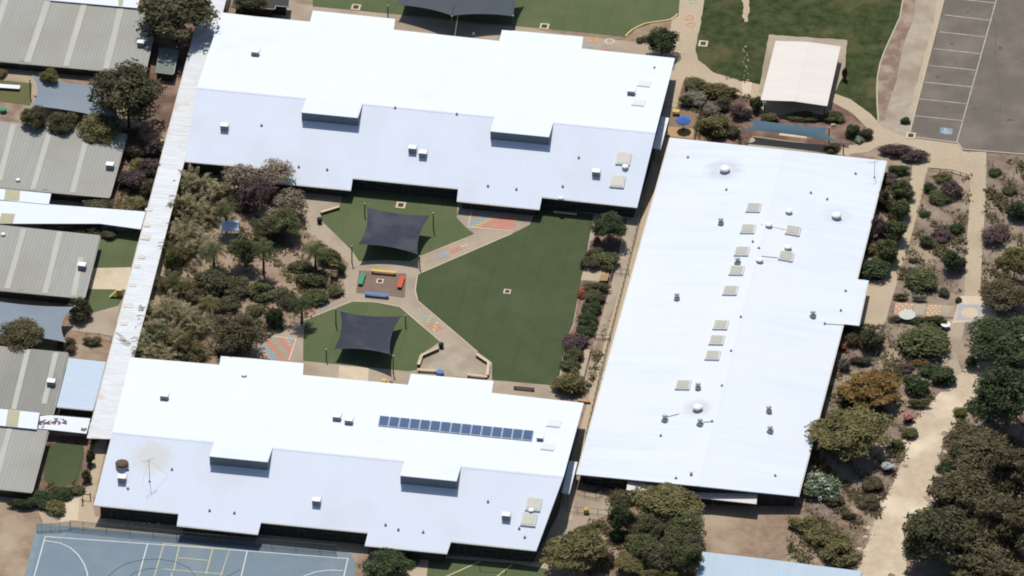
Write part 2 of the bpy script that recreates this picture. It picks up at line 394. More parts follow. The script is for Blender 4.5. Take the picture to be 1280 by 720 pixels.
# left courts
sheet('pavement', [(110, 334), (164, 334), (158, 362), (104, 362)], 2, M['pale_concrete'])
sheet('pavement', [(100, 395), (150, 378), (142, 420), (88, 412)], 2, M['concrete'], rough=.6)
sheet('lawn', [(122, 290), (176, 286), (164, 334), (112, 335)], 3, M['turf'])
sheet('lawn', [(104, 361), (158, 362), (148, 382), (112, 392), (98, 400)], 3, M['turf'])
sheet('lawn', [(-10, 99), (40, 104), (38, 132), (-10, 126)], 3, mat('olive_turf', (.12, .115, .045), (.095, .095, .04), .8, rough=.95))
sheet('brick_paving', [(-10, 126), (30, 128), (24, 155), (-10, 152)], 2, M['red_mulch'])
sheet('pavement', [(100, 560), (135, 547), (116, 632), (125, 668), (60, 668), (48, 640), (92, 625)], 2, M['path'], rough=.5)
sheet('lawn', [(62, 556), (82, 553), (103, 556), (104, 575), (96, 602), (72, 608), (57, 602), (55, 585)], 4, M['big_turf'], curve=True)
sheet('garden_soil', [(50, 545), (120, 545), (112, 600), (95, 620), (40, 620)], 3, M['mulch'])
sheet('pavement', [(80, 628), (100, 622), (97, 650), (75, 652)], 3, M['pale_concrete'])
# north strip
sheet('lawn', [(390, -30), (852, -30), (848, 20), (838, 24), (815, 29), (795, 36), (782, 46), (727, 40), (640, 32), (560, 24), (494, 17), (391, 8)], 4, M['turf'])
sheet('pavement', [(500, 24), (640, 33), (640, 60), (500, 45)], 4, M['concrete'])
# courtyard lawns
sheet('lawn', [(440, 236), (572, 248), (571, 272), (582, 284), (594, 293), (526, 320), (512, 327), (480, 325.5), (449, 327), (440, 313), (402, 276), (401, 267), (424, 258), (428, 246)], 4, M['turf'])
sheet('lawn', [(675, 258), (742, 268), (739, 283), (731, 330), (724, 362), (716, 405), (706, 430), (697, 482), (640, 477), (615, 475), (615, 453), (597, 440), (522, 376), (519, 362), (522, 343), (640, 292), (662, 281), (667, 270)], 4, M['big_turf'])
sheet('lawn', [(440, 377), (470, 378), (500, 384), (550, 427), (525, 444), (521, 462), (511, 464), (379, 451), (379, 430), (381, 400)], 4, M['turf'])
lines('lawn_edging', [[(594, 293), (526, 320.5), (512, 327.5), (480, 326), (449, 327.5)], [(640, 292), (522, 343), (519, 362), (522, 376), (597, 440)], [(381, 400), (440, 376.7), (470, 377.7), (500, 383.5), (550, 426.5)]], .16, 5, M['pale_concrete'])
sheet('pavement', [(424, 457), (461, 460), (460, 480), (422, 476)], 4, M['pale_concrete'])
sheet('pavement', [(449, 338), (508, 342), (506, 372), (445, 366)], 4, mat('play_square', (.20, .14, .105), (.15, .105, .08), .8, rough=.9))
sheet('pavement', [(528, 444), (548, 430), (560, 432), (578, 428), (611, 452), (609, 474), (524, 466)], 4, M['grey_concrete'])
sheet('garden_bed', [(741, 286), (784, 272), (768, 340), (742, 430), (726, 492), (700, 489), (706, 432), (718, 405), (724, 362), (732, 330)], 4, M['mulch'], rough=.6)
sheet('pavement', [(731, 330), (764, 335), (758, 352), (726, 350)], 5, M['path'])
sheet('pavement', [(730, 437), (738, 437), (730, 470), (722, 470)], 5, M['path'])
sheet('pavement', [(738, 290), (744, 290), (740, 306), (735, 306)], 5, M['grey_concrete'])
# painted play murals
def cellmat(name, cols, n):
    m = mat(name, cols[0], cols[0], 1)
    return m
def mural(quad, nx, ny, fn, lev, name='painted_mural'):
    a, b, c, d = [Vector(q) for q in quad]; groups = {}
    for i in range(nx):
        for j in range(ny):
            k = fn(i, j)
            if k is None: continue
            f = .0
            def pt(u, v):
                x = (a*(1-u)+b*u)*(1-v)+(d*(1-u)+c*u)*v
                return P(x.x, x.y, .008*lev)
            groups.setdefault(k, MB()).poly([pt((i+.06)/nx, (j+.94)/ny), pt((i+.94)/nx, (j+.94)/ny), pt((i+.94)/nx, (j+.06)/ny), pt((i+.06)/nx, (j+.06)/ny)])
    for k, mb in groups.items():
        o = mb.build(name, M[k]); o['kind'] = 'structure'
for nm, c in (('m_red', (.50, .20, .14)), ('m_yellow', (.48, .37, .17)), ('m_blue', (.22, .32, .42)), ('m_green', (.24, .34, .24)), ('m_white', (.52, .46, .38)), ('m_orange', (.52, .28, .15))):
    M[nm] = mat(nm, c, tuple(x*.75+.06 for x in c), 1.5, rough=.85, c=(.40, .315, .215), cscale=.5, cmin=.55, cmax=.8)
rb = ['m_red', 'm_red', 'm_red', 'm_red', 'm_green', 'm_blue', 'm_blue', 'm_green', 'm_yellow', 'm_orange', 'm_red', 'm_red', 'm_red', 'm_red', 'm_red', 'm_red', 'm_red', 'm_red', 'm_red', 'm_red']
mural([(589, 266), (646, 270), (644, 289), (585.5, 284)], 14, 7, lambda i, j: rb[(i+j+1) % 20], 6)
lines('painted_line', [[(589, 265), (585, 284), (642, 289.5)]], .2, 7, M['m_white'])
mural([(330, 419), (370, 424), (361, 451), (325, 447)], 12, 9, lambda i, j: ['m_green', 'm_blue', 'm_blue', 'm_yellow', 'm_red', 'm_red', 'm_red', 'm_green', 'm_green', 'm_red', 'm_red', 'm_red'][(9+j-i//2*1-i//3) % 12 if i < 11 else 4], 6)
lines('painted_line', [[(331, 419), (370, 424), (361, 451)]], .25, 7, M['m_white'])
mural([(549, 318), (557, 315), (560, 319), (551, 323)], 2, 2, lambda i, j: 'm_blue', 6)
mural([(560, 313), (573, 307), (578, 311), (565, 318)], 3, 2, lambda i, j: 'm_red', 6)
mural([(574, 307), (583, 304), (586, 307), (578, 310)], 2, 1, lambda i, j: 'm_yellow', 6)
mural([(527, 396), (540, 394), (546, 401), (533, 404)], 3, 3, lambda i, j: ['m_green', 'm_blue', 'm_yellow'][(i+j) % 3], 6)
mural([(533, 405), (547, 402), (555, 411), (542, 414)], 3, 3, lambda i, j: ['m_red', 'm_red', 'm_yellow'][(i+j) % 3], 6)
mural([(380, 388), (391, 385), (396, 391), (384, 396)], 2, 2, lambda i, j: 'm_red', 6)
mural([(399, 383), (408, 379), (411, 383), (402, 388)], 2, 2, lambda i, j: 'm_blue', 6)
def ring(cx, cy, r0, r1, m, lev, name='painted_circle', n=28):
    c = P(cx, cy, .008*lev); mb = MB(); vs = []
    for r in (r0, r1):
        for i in range(n):
            t = 2*math.pi*i/n; vs.append(c+Vector((math.cos(t)*r, math.sin(t)*r, 0)))
    mb.add(vs, [(i, i+n, (i+1) % n+n, (i+1) % n) for i in range(n)]) if r0 > 0 else mb.poly(vs[n:])
    o = mb.build(name, m); o['kind'] = 'structure'
for x, y, mm in ((741.5, 50.5, 'm_orange'), (762, 51.5, 'm_white')):
    ring(x, y, .55, .85, M[mm], 6); ring(x, y, .25, .4, M['m_yellow'], 6)
mural([(733, 57), (744, 58), (743, 60), (732, 59)], 2, 1, lambda i, j: 'm_blue', 6)
mural([(752, 60), (764, 61), (763, 63), (751, 62)], 2, 1, lambda i, j: 'm_red', 6)
for k, (x, y) in enumerate(((866, 2), (862, 22), (857, 27), (864, 31))):
    ring(x, y, .5, .7, M[['m_green', 'm_red', 'm_yellow', 'm_red'][k]], 6)
# north-east lawn, verge, car park
sheet('lawn', [(884, -30), (876, 28), (869, 64), (873, 74), (893, 91), (930, 102), (953, 106), (1042, 118), (1072, 133), (1097, 152), (1096, 112), (1100, 80), (1112, 50), (1125, 22), (1133, -30)], 4, M['lawn'], rough=.7)
sheet('dry_patch', [(925, -10), (934, -10), (936, 6), (937, 14), (934, 22), (936, 27), (930, 28), (928, 16), (930, 8)], 5, M['path'], rough=1.3, step=2)
for k in range(16):
    x, y = 931+R.uniform(-4, 5), 58+k*2.8; q = R.uniform(1, 2.2)
    sheet('dry_patch', [(x-q, y), (x, y-q*.8), (x+q, y), (x, y+q*.9)], 5, M['pink_soil'], rough=.5, step=1)
sheet('footpath', [(846, 88), (853, 74), (870, 72), (893, 91), (930, 102), (955, 106), (955, 124), (925, 119), (890, 110), (856, 95), (830, 190), (815, 190)], 4, M['path'])
sheet('footpath', [(928, 101), (940, 103), (938, 118), (928, 117)], 5, M['pale_concrete'])
sheet('mulch_strip', [(1131, -30), (1125, 22), (1112, 50), (1100, 80), (1096, 112), (1098, 153), (1106, 150), (1112, 125), (1121, 100), (1125, 75), (1131, 50), (1141, 25), (1148, -30)], 4, M['red_mulch'], rough=.6)
sheet('verge', [(1148, -30), (1141, 25), (1131, 50), (1125, 75), (1121, 100), (1112, 125), (1106, 150), (1098, 153), (1118, 168), (1138, 172), (1188, -30)], 3, M['grey_concrete'], rough=.4)
sheet('verge', [(1176, -30), (1166, 30), (1148, 100), (1136, 140), (1146, 140), (1158, 98), (1180, 18), (1190, -30)], 4, M['path'], rough=1.2)
sheet('car_park', [(1190, -40), (1136, 172), (1197, 180), (1203, 188), (1420, 206), (1420, -40)], 5, M['asphalt'])
for x, y, a, b in ((1218, 135.5, 5, 1.2), (1203, 118, 2.5, 1.6), (1172, 96, 3, 2), (1190, 55, 3.2, 2), (1181, 134, 2.5, 1.6), (1250, 60, 4, 2.5), (1262, 150, 6, 2), (1196, 78, 2, 1.5), (1210, 15, 3, 1.7)):
    sheet('oil_stain', [(x+a*math.cos(q)*R.uniform(.6, 1), y+b*math.sin(q)*R.uniform(.6, 1)) for q in [j*.7 for j in range(9)]], 5.5, M['stain'], curve=True)
lines('asphalt_crack', [[(1238, 8), (1246, 40), (1243, 75), (1252, 118), (1249, 150)], [(1262, 95), (1290, 101)], [(1243, 75), (1268, 72), (1285, 80)]], .09, 5.4, M['stain'])
lines('bay_marking', [[(1251, -20), (1196, 178)], [(1200, -1), (1243, 4)], [(1180, 18.7), (1237.5, 25.7)], [(1174.5, 40), (1232, 46.5)], [(1167.5, 61), (1226, 67.5)], [(1161, 82), (1220, 88)], [(1156, 103), (1215, 109)], [(1150, 124), (1209, 130)], [(1144, 145), (1202.5, 151)]], .17, 6, M['line_faded'])
sheet('bay_symbol', [(1176, 159), (1191, 161), (1190, 168.5), (1175, 166.5)], 7, mat('bay_blue', (.22, .30, .38), (.15, .2, .25), 2))
def symbol():
    mb = MB(); z = .008*8
    def rel(u, v): return P(1183+u, 164+v, z)
    seg = [[(-1.5, -3), (-.8, .4), (2.4, .6), (3.8, 2.6)], [(-1.3, -1.2), (1.6, -1)]]
    arc = [(-.6+2.6*math.cos(t), 1.2+1.9*math.sin(t)) for t in [math.radians(a) for a in range(20, 260, 20)]]
    head = [(-1.6+.8*math.cos(t), -3.6+.55*math.sin(t)) for t in [math.radians(a) for a in range(0, 361, 30)]]
    for ln in seg+[arc, head]:
        pts = [rel(*p) for p in ln]
        for a, b in zip(pts, pts[1:]): mb.bar(a, b, .1, .003)
    o = mb.build('bay_symbol', M['line_white']); o['kind'] = 'structure'
symbol()
# kerbs
def kerb(pts, m, h=.12, wd=.22, name='kerb'):
    mb = MB(); q = [P(x, y) for x, y in pts]
    for a, b in zip(q, q[1:]): mb.bar(a, b, wd, h)
    o = mb.build(name, m); o['kind'] = 'structure'
kerb([(1190, -40), (1136, 171), (1197, 179), (1203, 187), (1420, 205)], M['kerb'])
kerb([(1132, -20), (1125, 22), (1112, 50), (1105, 66), (1100, 80), (1097, 96), (1096, 112), (1096.5, 132), (1098, 153)], M['kerb'], .1)
kerb([(782, 46), (785, 42), (790, 38), (797, 34), (806, 30), (817, 28), (830, 26.5), (838, 25), (844, 21), (847, 18)], M['kerb_yellow'], .14, .24)
# garden paths to the east
sheet('footpath', [(1036, 114), (1063, 124), (1088, 142), (1102, 157), (1118, 166), (1136, 172), (1197, 180), (1204, 189), (1232, 194), (1233, 214), (1212, 222), (1200, 218), (1185, 213), (1163, 210), (1158, 216), (1139, 214), (1150, 198), (1154, 189), (1140, 183), (1120, 179), (1098, 183), (1085, 190), (1060, 193), (1061, 182), (1085, 178), (1092, 171), (1084, 160), (1065, 141), (1033, 124)], 6, M['path'])
strip('footpath', [(1150, 205), (1145, 235), (1134, 280), (1122, 320), (1109, 356)], 2.3, 5, M['path'])
sheet('footpath', [(1085, 350), (1122, 351), (1113, 380), (1106, 407), (1076, 407)], 6, M['path'])
strip('footpath', [(1223, 190), (1222, 250), (1218, 310), (1215, 376)], 2.5, 5, M['path'])
sheet('footpath', [(1200, 370), (1230, 370), (1236, 381), (1247, 394), (1236, 401), (1190, 404)], 7, M['pale_concrete'])
strip('footpath', [(1196, 400), (1193, 420), (1187, 440), (1189, 458), (1200, 476)], 2.6, 4, M['concrete'])
sheet('sand_track', [(1243, 450), (1250, 462), (1232, 480), (1212, 502), (1194, 530), (1182, 547), (1171, 585), (1167, 622), (1156, 642), (1134, 672), (1128, 730), (1076, 735), (1080, 690), (1100, 640), (1121, 592), (1135, 552), (1148, 521), (1180, 486), (1200, 466), (1222, 455)], 5, M['sand'], curve=True, rough=1.6, step=4)
for k in range(70):
    side = [(1243, 450), (1212, 502), (1182, 547), (1171, 585), (1167, 622), (1150, 650), (1132, 675), (1128, 720), (1078, 715), (1080, 690), (1100, 640), (1121, 592), (1135, 552), (1148, 521), (1180, 486), (1215, 458)]
    i = R.randrange(len(side)-1); t = R.random(); x = side[i][0]*(1-t)+side[i+1][0]*t+R.gauss(0, 4); y = side[i][1]*(1-t)+side[i+1][1]*t+R.gauss(0, 3)
    a = R.uniform(2, 8); b = R.uniform(1.5, 4.5)
    sheet('dry_patch', [(x+a*math.cos(q)*R.uniform(.6, 1.1)+b*.6*math.sin(q), y+b*math.sin(q)*R.uniform(.6, 1.1)) for q in [j*.7 for j in range(9)]], 6+.06*k if k % 5 == 1 else 4+.014*k, M['pink_soil'] if k % 5 == 1 else M['sand'], rough=.4, step=2)
sheet('dry_patch', [(1050, 640), (1100, 645), (1090, 690), (1078, 720), (1040, 660)], 3, M['soil'], rough=1)
sheet('dry_patch', [(880, 640), (990, 650), (1040, 690), (1080, 715), (875, 690)], 2, M['soil'], rough=1)
# mosaic plaza and patterned path
quadm = [(1195, 382), (1228, 382), (1224, 402), (1196, 402)]
sheet('mosaic_paving', [(1199, 380), (1227, 381), (1225, 401), (1195, 400)], 8, mat('mosaic_blue', (.36, .35, .36), (.30, .30, .33), 2))
ring(1212, 391, 0, 1.35, mat('mosaic_cream', (.56, .43, .27), (.46, .36, .25), 1), 9, 'mosaic_paving')
ring(1212, 391, .55, .95, M['pale_concrete'], 10, 'mosaic_paving')
for (x0, x1, kind) in ((1119, 1142, 'a'), (1142, 1158, 'b'), (1159, 1177, 'a'), (1177, 1195, 'b')):
    if kind == 'b': sheet('patterned_paving', [(x0+.5, 378+(x0-1119)*.06), (x1, 378+(x1-1119)*.06), (x1-2.5, 392+(x1-1119)*.06), (x0-2, 392+(x0-1119)*.06)], 8, M['grey_concrete'])
    else: mural([(x0+.5, 378+(x0-1119)*.06), (x1, 378+(x1-1119)*.06), (x1-2.5, 393+(x1-1119)*.06), (x0-2, 393+(x0-1119)*.06)], 6, 5, lambda i, j: 'pale_concrete' if (i+j) % 2 else 'm_orange', 8, 'patterned_paving')
# ball court and the small green to the south
sheet('ball_court', [(46, 654), (130, 662), (250, 672), (380, 685), (430, 689), (440, 693), (444, 703), (441, 750), (28, 750), (36, 715)], 4, M['court'])
sheet('court_apron', [(46, 654), (88, 658), (80, 672), (50, 670), (34, 740), (26, 740)], 5, M['court_apron'])
lines('court_line', [[(56.5, 671), (250, 684.5), (435, 698.5)], [(56.5, 671), (36, 745)], [(435, 698.5), (424, 745)], [(184.5, 680), (168, 740)], [(309, 689), (297, 740)],
                     [(56, 676), (75, 679), (88, 685), (98, 694), (105, 705), (109, 716), (110, 728), (107, 745)], [(429, 713.5), (410, 713), (395, 715), (381, 720), (370, 727), (362, 738)]], .17, 6, M['line_white'])
lines('court_line', [[(205, 679.5), (287, 687), (276, 720), (270, 740)], [(205, 679.5), (193, 720), (189, 740)], [(224.5, 681), (217, 714)], [(266, 685.5), (257.5, 718)], [(222, 697.5), (261, 701)], [(196, 711), (279, 718)], [(215, 716), (212, 740)]], .17, 7, M['line_yellow'])
lines('court_line', [[(128, 740), (134, 722), (146, 711), (160, 704), (178, 700), (198, 699), (218, 702), (236, 710), (245, 722)], [(150, 740), (156, 726), (168, 716), (185, 711), (205, 711)], [(270, 740), (282, 722), (300, 712)]], .12, 8, M['line_navy'])
sheet('lawn', [(536, 699), (562, 698), (640, 704), (684, 711), (690, 750), (530, 750)], 4, M['turf'])
sheet('pavement', [(513, 700), (536, 699), (531, 750), (520, 750), (508, 720)], 4, M['path'])
sheet('pavement', [(470, 688), (700, 705), (700, 714), (640, 706), (536, 698)], 3, M['path'])
lines('turf_line', [[(553, 723), (600, 702)], [(612, 728), (640, 706)]], .2, 5, M['line_yellow'])
sheet('pavement', [(118, 645), (460, 680), (460, 694), (116, 660)], 3, M['path'])

# ================================================================== BUILDINGS
def inset(poly, d):
    n = len(poly); out = []
    A = sum(poly[i].x*poly[(i+1) % n].y-poly[(i+1) % n].x*poly[i].y for i in range(n)); s = 1 if A > 0 else -1
    for i in range(n):
        a, b, c = poly[i-1], poly[i], poly[(i+1) % n]
        e1 = Vector((b.x-a.x, b.y-a.y)); e2 = Vector((c.x-b.x, c.y-b.y))
        if e1.length < 1e-6 or e2.length < 1e-6: out.append(b.copy()); continue
        e1.normalize(); e2.normalize()
        n1 = Vector((-e1.y, e1.x))*s; n2 = Vector((-e2.y, e2.x))*s
        k = n1+n2; q = 1+n1.dot(n2)
        out.append(Vector((b.x, b.y, 0))+Vector((k.x, k.y, 0))*(d/max(q, .3)))
    return out
def tri(o):
    import bmesh
    bm = bmesh.new(); bm.from_mesh(o.data); bmesh.ops.triangulate(bm, faces=[f for f in bm.faces if len(f.verts) > 4]); bmesh.ops.recalc_face_normals(bm, faces=bm.faces)
    bm.to_mesh(o.data); bm.free()
def windows(root, loop, head=1.75):
    n = len(loop)
    A = sum(loop[i].x*loop[(i+1) % n].y-loop[(i+1) % n].x*loop[i].y for i in range(n)); s = 1 if A > 0 else -1
    for i in range(n):
        a, b = loop[i], loop[(i+1) % n]; e = Vector((b.x-a.x, b.y-a.y, 0)); L = e.length
        if L < 4.5: continue
        e.normalize(); out = Vector((e.y, -e.x, 0))*s
        if out.y > -.7: continue                       # the walls facing the viewer
        k = int(L//3.6); rz = math.atan2(e.y, e.x)
        for j in range(k):
            c = a+e*(L*(j+.5)/k)
            door = (j % 5 == 2)
            zc, hh, ww = (.95, 1.7, 1.0) if door else (1.2, .9, 2.2)
            f = MB().box((c.x+out.x*.03, c.y+out.y*.03, zc), (ww, .08, hh), rz).build('door' if door else 'window', M['frame'], root)
            MB().box((c.x+out.x*.075, c.y+out.y*.075, zc), (ww-.16, .02, hh-.16), rz).build('pane', M['glass'], f)
BLD = {}
def gable(key, name, label, outline, ridge, zr, kN, kS, roofm, wallm, over=.7, win=True, cap=True):
    """outline: photo points of the eaves in order, each marked with the slope it belongs to ('a' or 'b', 'r' = ridge end)"""
    r0, r1 = P(*ridge[0], zr), P(*ridge[1], zr)
    e = (r1-r0); e.z = 0; e.normalize(); nb = Vector((e.y, -e.x, 0)); na = -nb
    pa, pb = Plane(r0, na, kN), Plane(r0, nb, kS)
    BLD[key] = (pa, pb)
    pts = []
    for x, y, k in outline:
        pts.append((pa if k in 'ar' else pb).hit(x, y))
    base = centroid(pts); base.z = 0
    root = thing(name, label, 'building', base)
    loopA = [p for p, (x, y, k) in zip(pts, outline) if k in 'ar']
    # rotate outline so that slope a is contiguous
    def chain(keys):
        n = len(outline); st = next(i for i in range(n) if outline[i][2] == 'r' and outline[(i+1) % n][2] == keys)
        out = [pts[st]]; i = (st+1) % n
        while outline[i][2] == keys: out.append(pts[i]); i = (i+1) % n
        out.append(pts[i]); return out
    mb = MB(); mb.slab(chain('a'), .16); mb.slab(chain('b'), .16)
    ro = mb.build('roof', roofm, root); tri(ro)
    if cap:
        i0, i1 = [p for p, o in zip(pts, outline) if o[2] == 'r']
        d = (i1-i0).normalized()*.02; i0, i1 = i0+d, i1-d; u = Vector((0, 0, .025))
        cm = MB()
        a0_, a1_ = i0+na*.3-Vector((0, 0, .3*kN)), i1+na*.3-Vector((0, 0, .3*kN)); b0_, b1_ = i0+nb*.3-Vector((0, 0, .3*kS)), i1+nb*.3-Vector((0, 0, .3*kS))
        cm.add([i0+u, i1+u, a0_+u, a1_+u, b0_+u, b1_+u, i0, i1, a0_, a1_, b0_, b1_], [(0, 1, 3, 2), (1, 0, 4, 5), (2, 3, 9, 8), (5, 4, 10, 11), (0, 2, 8, 6), (0, 6, 10, 4), (1, 7, 9, 3), (1, 5, 11, 7)])
        co = cm.build('ridge_cap', roofm, root); tri(co)
    # gutters along the eaves of slope b, and of a
    gms = {}; n = len(pts)
    for i in range(n):
        a, b = pts[i], pts[(i+1) % n]; ka, kb = outline[i][2], outline[(i+1) % n][2]
        dd = (b-a); dd.z = 0
        if dd.length < 3 or abs(dd.normalized().dot(e)) < .8: continue
        out = nb if 'b' in (ka, kb) else na
        off = out*.09
        gm = gms[len(gms)] = MB()
        gm.bar(a+off+Vector((0, 0, -.17)), b+off+Vector((0, 0, -.17)), .14, .14)
    for gm in gms.values(): gm.build('gutter', M['gutter'], root)
    loop = inset([Vector((p.x, p.y, 0)) for p in pts], over)
    wb = MB(); vs = []
    zz = [min(pa.z(p), pb.z(p))-.2 for p in loop]
    for i in range(n):
        j = (i+1) % n
        wb.poly([(loop[i].x, loop[i].y, 0), (loop[j].x, loop[j].y, 0), (loop[j].x, loop[j].y, zz[j]), (loop[i].x, loop[i].y, zz[i])])
    wb.build('wall', wallm, root)
    if win: windows(root, loop)
    return root
def on(key, px, py):
    pl = BLD[key]; t = max(p.t(px, py) for p in pl)
    return CAM+ray(px, py)*t
def clerestory(key, root, ridge, zr, topL, topR, hgt):
    """raised shed roof past the ridge with a plain blue-grey south face"""
    pa, pb = BLD[key]
    e = P(*ridge[1], zr)-P(*ridge[0], zr); e.z = 0; e.normalize()
    nb = pb.n
    pts = []
    for (x, y) in (topL, topR):
        # ground track of the face: find the point on slope b whose top at +hgt projects to the photo point
        pl = Plane(pb.r0+Vector((0, 0, hgt)), nb, pb.k); pts.append(pl.hit(x, y))
    tl, tr = pts
    d = ((tl-pb.r0).dot(nb)+(tr-pb.r0).dot(nb))/2
    def atd(p, dist, z): return Vector((p.x, p.y, 0))+nb*(dist-(p-pb.r0).dot(nb))+Vector((0, 0, z))
    zt = zr-pb.k*d+hgt
    rl, rr = atd(tl, -.35, zr-.0), atd(tr, -.35, zr-.0)
    TL, TR = atd(tl, d, zt), atd(tr, d, zt)
    BL, BR = atd(tl, d, zr-pb.k*d-.1), atd(tr, d, zr-pb.k*d-.1)
    lip = .35; sl = (zt-zr)/(d+.35)
    roof = MB().slab([rl+Vector((0, 0, .05)), rr+Vector((0, 0, .05)), atd(tr, d+lip, zt+sl*lip+.05), atd(tl, d+lip, zt+sl*lip+.05)], .1)
    body = MB().poly([BL, BR, TR-Vector((0, 0, .06)), TL-Vector((0, 0, .06))])
    body.poly([BL, TL-Vector((0, 0, .06)), rl-Vector((0, 0, .1))]); body.poly([BR, rr-Vector((0, 0, .1)), TR-Vector((0, 0, .06))])
    b = body.build('clerestory', M['clerestory'], root)
    ro = roof.build('clerestory_roof', M['white_roof'], b)
    # mullions
    return b
ZR = 7.3
NR = [(253.7, 110), (818.7, 165.5)]
north = gable('north', 'school_building', 'long white-roofed school block north of the courtyard, behind the square sails', [
    (246, 109.2, 'r'), (277, 16, 'a'), (320, 21, 'a'), (387.5, 27.5, 'a'), (391, 13.5, 'a'), (494, 24, 'a'), (492, 37.5, 'a'), (624, 51.5, 'a'), (627.5, 37.5, 'a'), (640, 38.5, 'a'), (729, 46.5, 'a'), (727, 61, 'a'), (843.5, 73, 'a'),
    (819.5, 165.6, 'r'), (796.5, 259, 'b'), (677.5, 246, 'b'), (674.5, 261.5, 'b'), (571, 251, 'b'), (572.7, 235.5, 'b'), (441, 222.5, 'b'), (438.7, 237.5, 'b'), (333, 227, 'b'), (336, 211, 'b'), (231, 201.5, 'b')],
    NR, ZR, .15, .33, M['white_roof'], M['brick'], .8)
clerestory('north', north, NR, ZR, (377, 139), (447.5, 146.5), 1.75)
clerestory('north', north, NR, ZR, (613, 162.5), (686.5, 170.5), 1.75)
M['south_roof'] = M['white_roof'].copy(); M['south_roof'].name = 'stained_white_roof'
SR = [(142, 540), (704, 595.5)]
south = gable('south', 'school_building', 'long white-roofed school block south of the courtyard, carrying the solar panels', [
    (140.5, 540, 'r'), (163, 447, 'a'), (274, 456.5, 'a'), (276, 445.5, 'a'), (320, 449, 'a'), (379.5, 454.5, 'a'), (378.5, 469, 'a'), (510, 481.5, 'a'), (513.5, 467.5, 'a'), (617, 476.5, 'a'), (614.5, 491.5, 'a'), (729.5, 504, 'a'),
    (704.5, 595.6, 'r'), (670.5, 688, 'b'), (564, 676.5, 'b'), (559, 691.5, 'b'), (456, 681.5, 'b'), (460, 665.5, 'b'), (326.5, 652.5, 'b'), (322.5, 667.5, 'b'), (221, 656.5, 'b'), (223.3, 641.5, 'b'), (117, 631, 'b')],
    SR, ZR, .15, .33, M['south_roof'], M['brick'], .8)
clerestory('south', south, SR, ZR, (262, 569), (335, 576.5), 1.75)
clerestory('south', south, SR, ZR, (500.5, 593), (571, 600.5), 1.75)
ER = [(979, 190), (872, 606)]
east = gable('east', 'school_building', 'broad low-pitched white-roofed hall beside the east garden', [
    (979.5, 187, 'r'), (1108, 201, 'a'), (1071, 349, 'a'), (1085, 350.5, 'a'), (1073, 407, 'a'), (1054, 405, 'a'), (997.5, 620.5, 'a'),
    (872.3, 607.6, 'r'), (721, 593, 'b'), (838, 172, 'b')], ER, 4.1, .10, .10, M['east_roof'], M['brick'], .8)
# parapet edge along the east eave
overlay_spots(M['east_roof'], [(tuple(on('east', 906, 212)), 3.4, (.40, .41, .43), .55, .1), (tuple(on('east', 1045.5, 270)), 2.8, (.45, .46, .48), .4, .1), (tuple(on('east', 872, 510)), 2.6, (.40, .40, .38), .55, .2)])
overlay_spots(M['south_roof'], [(tuple(on('south', 190, 572)), 3.6, (.52, .47, .32), .42, .9)])
def shed(name, label, poly, z, roofm, wallm, stripes=(), over=.5, cat='building', slope=0.0, th=.16, win=True, posts=False, stripe_w=.85):
    c0 = P(*poly[0], z)
    pl = Plane(Vector((0, c0.y, z)), Vector((0, -1, 0)), slope)
    pts = [pl.hit(x, y) for x, y in poly]
    base = centroid(pts); base.z = 0
    root = thing(name, label, cat, base)
    ro = MB().slab(pts, th).build('roof', roofm, root); tri(ro)
    loop = inset([Vector((p.x, p.y, 0)) for p in pts], over)
    if posts:
        n = len(loop)
        for i in range(n):
            a, b = loop[i], loop[(i+1) % n]; k = max(1, int((b-a).length/6))
            for j in range(k):
                p = a+(b-a)*(j/k)
                MB().tube((p.x, p.y, 0), (p.x, p.y, pl.z(p)-th), .06).build('post', M['steel'], root)
    else:
        wb = MB(); n = len(loop)
        for i in range(n):
            j = (i+1) % n
            wb.poly([(loop[i].x, loop[i].y, 0), (loop[j].x, loop[j].y, 0), (loop[j].x, loop[j].y, pl.z(loop[j])-th), (loop[i].x, loop[i].y, pl.z(loop[i])-th)])
        wb.build('wall', wallm, root)
        if win: windows(root, loop)
        gm = MB(); n = len(pts)
        for i in range(n):
            a, b = pts[i], pts[(i+1) % n]; d = b-a; d.z = 0; d.normalize()
            A = sum(pts[q].x*pts[(q+1) % n].y-pts[(q+1) % n].x*pts[q].y for q in range(n)); s = 1 if A > 0 else -1
            out = Vector((d.y, -d.x, 0))*s
            if out.y < -.7 or out.x > .7: gm.bar(a+out*.08-Vector((0, 0, .15)), b+out*.08-Vector((0, 0, .15)), .13, .13)
        gm.build('gutter', M['fascia'], root)
    for a, b in stripes:
        A, B = pl.hit(*a), pl.hit(*b); d = B-A; d.z = 0; d.normalize(); s = Vector((-d.y, d.x, 0))*stripe_w/2; u = Vector((0, 0, .05))
        MB().slab([A-s+u, A+s+u, B+s+u, B-s+u], .045).build('skylight_strip', M['sky_strip'], root)
    BLD[label] = (pl,)
    return root
L1 = 'grey metal-roofed classroom at the top left with four pale strips, under the big tree'
L2 = 'grey metal-roofed classroom below the row of three small trees'
L3 = 'grey metal-roofed classroom beside the small shaded lawn in the middle left'
L4 = 'darker weathered grey metal-roofed classroom beside the blue ribbed roof'
L5 = 'grey metal-roofed classroom beside the oval green at the bottom left'
shed('classroom', L1, [(-25, -8), (60, 0.5), (198, 13), (181.5, 92), (110, 86.5), (-25, 74)], 2.3, M['grey_roof'], M['brick'], [((60, 2), (34, 78)), ((105, 6), (82.5, 83)), ((151, 11), (132.5, 86)), ((8, -3), (-8, 45))], slope=.03, stripe_w=1.0)
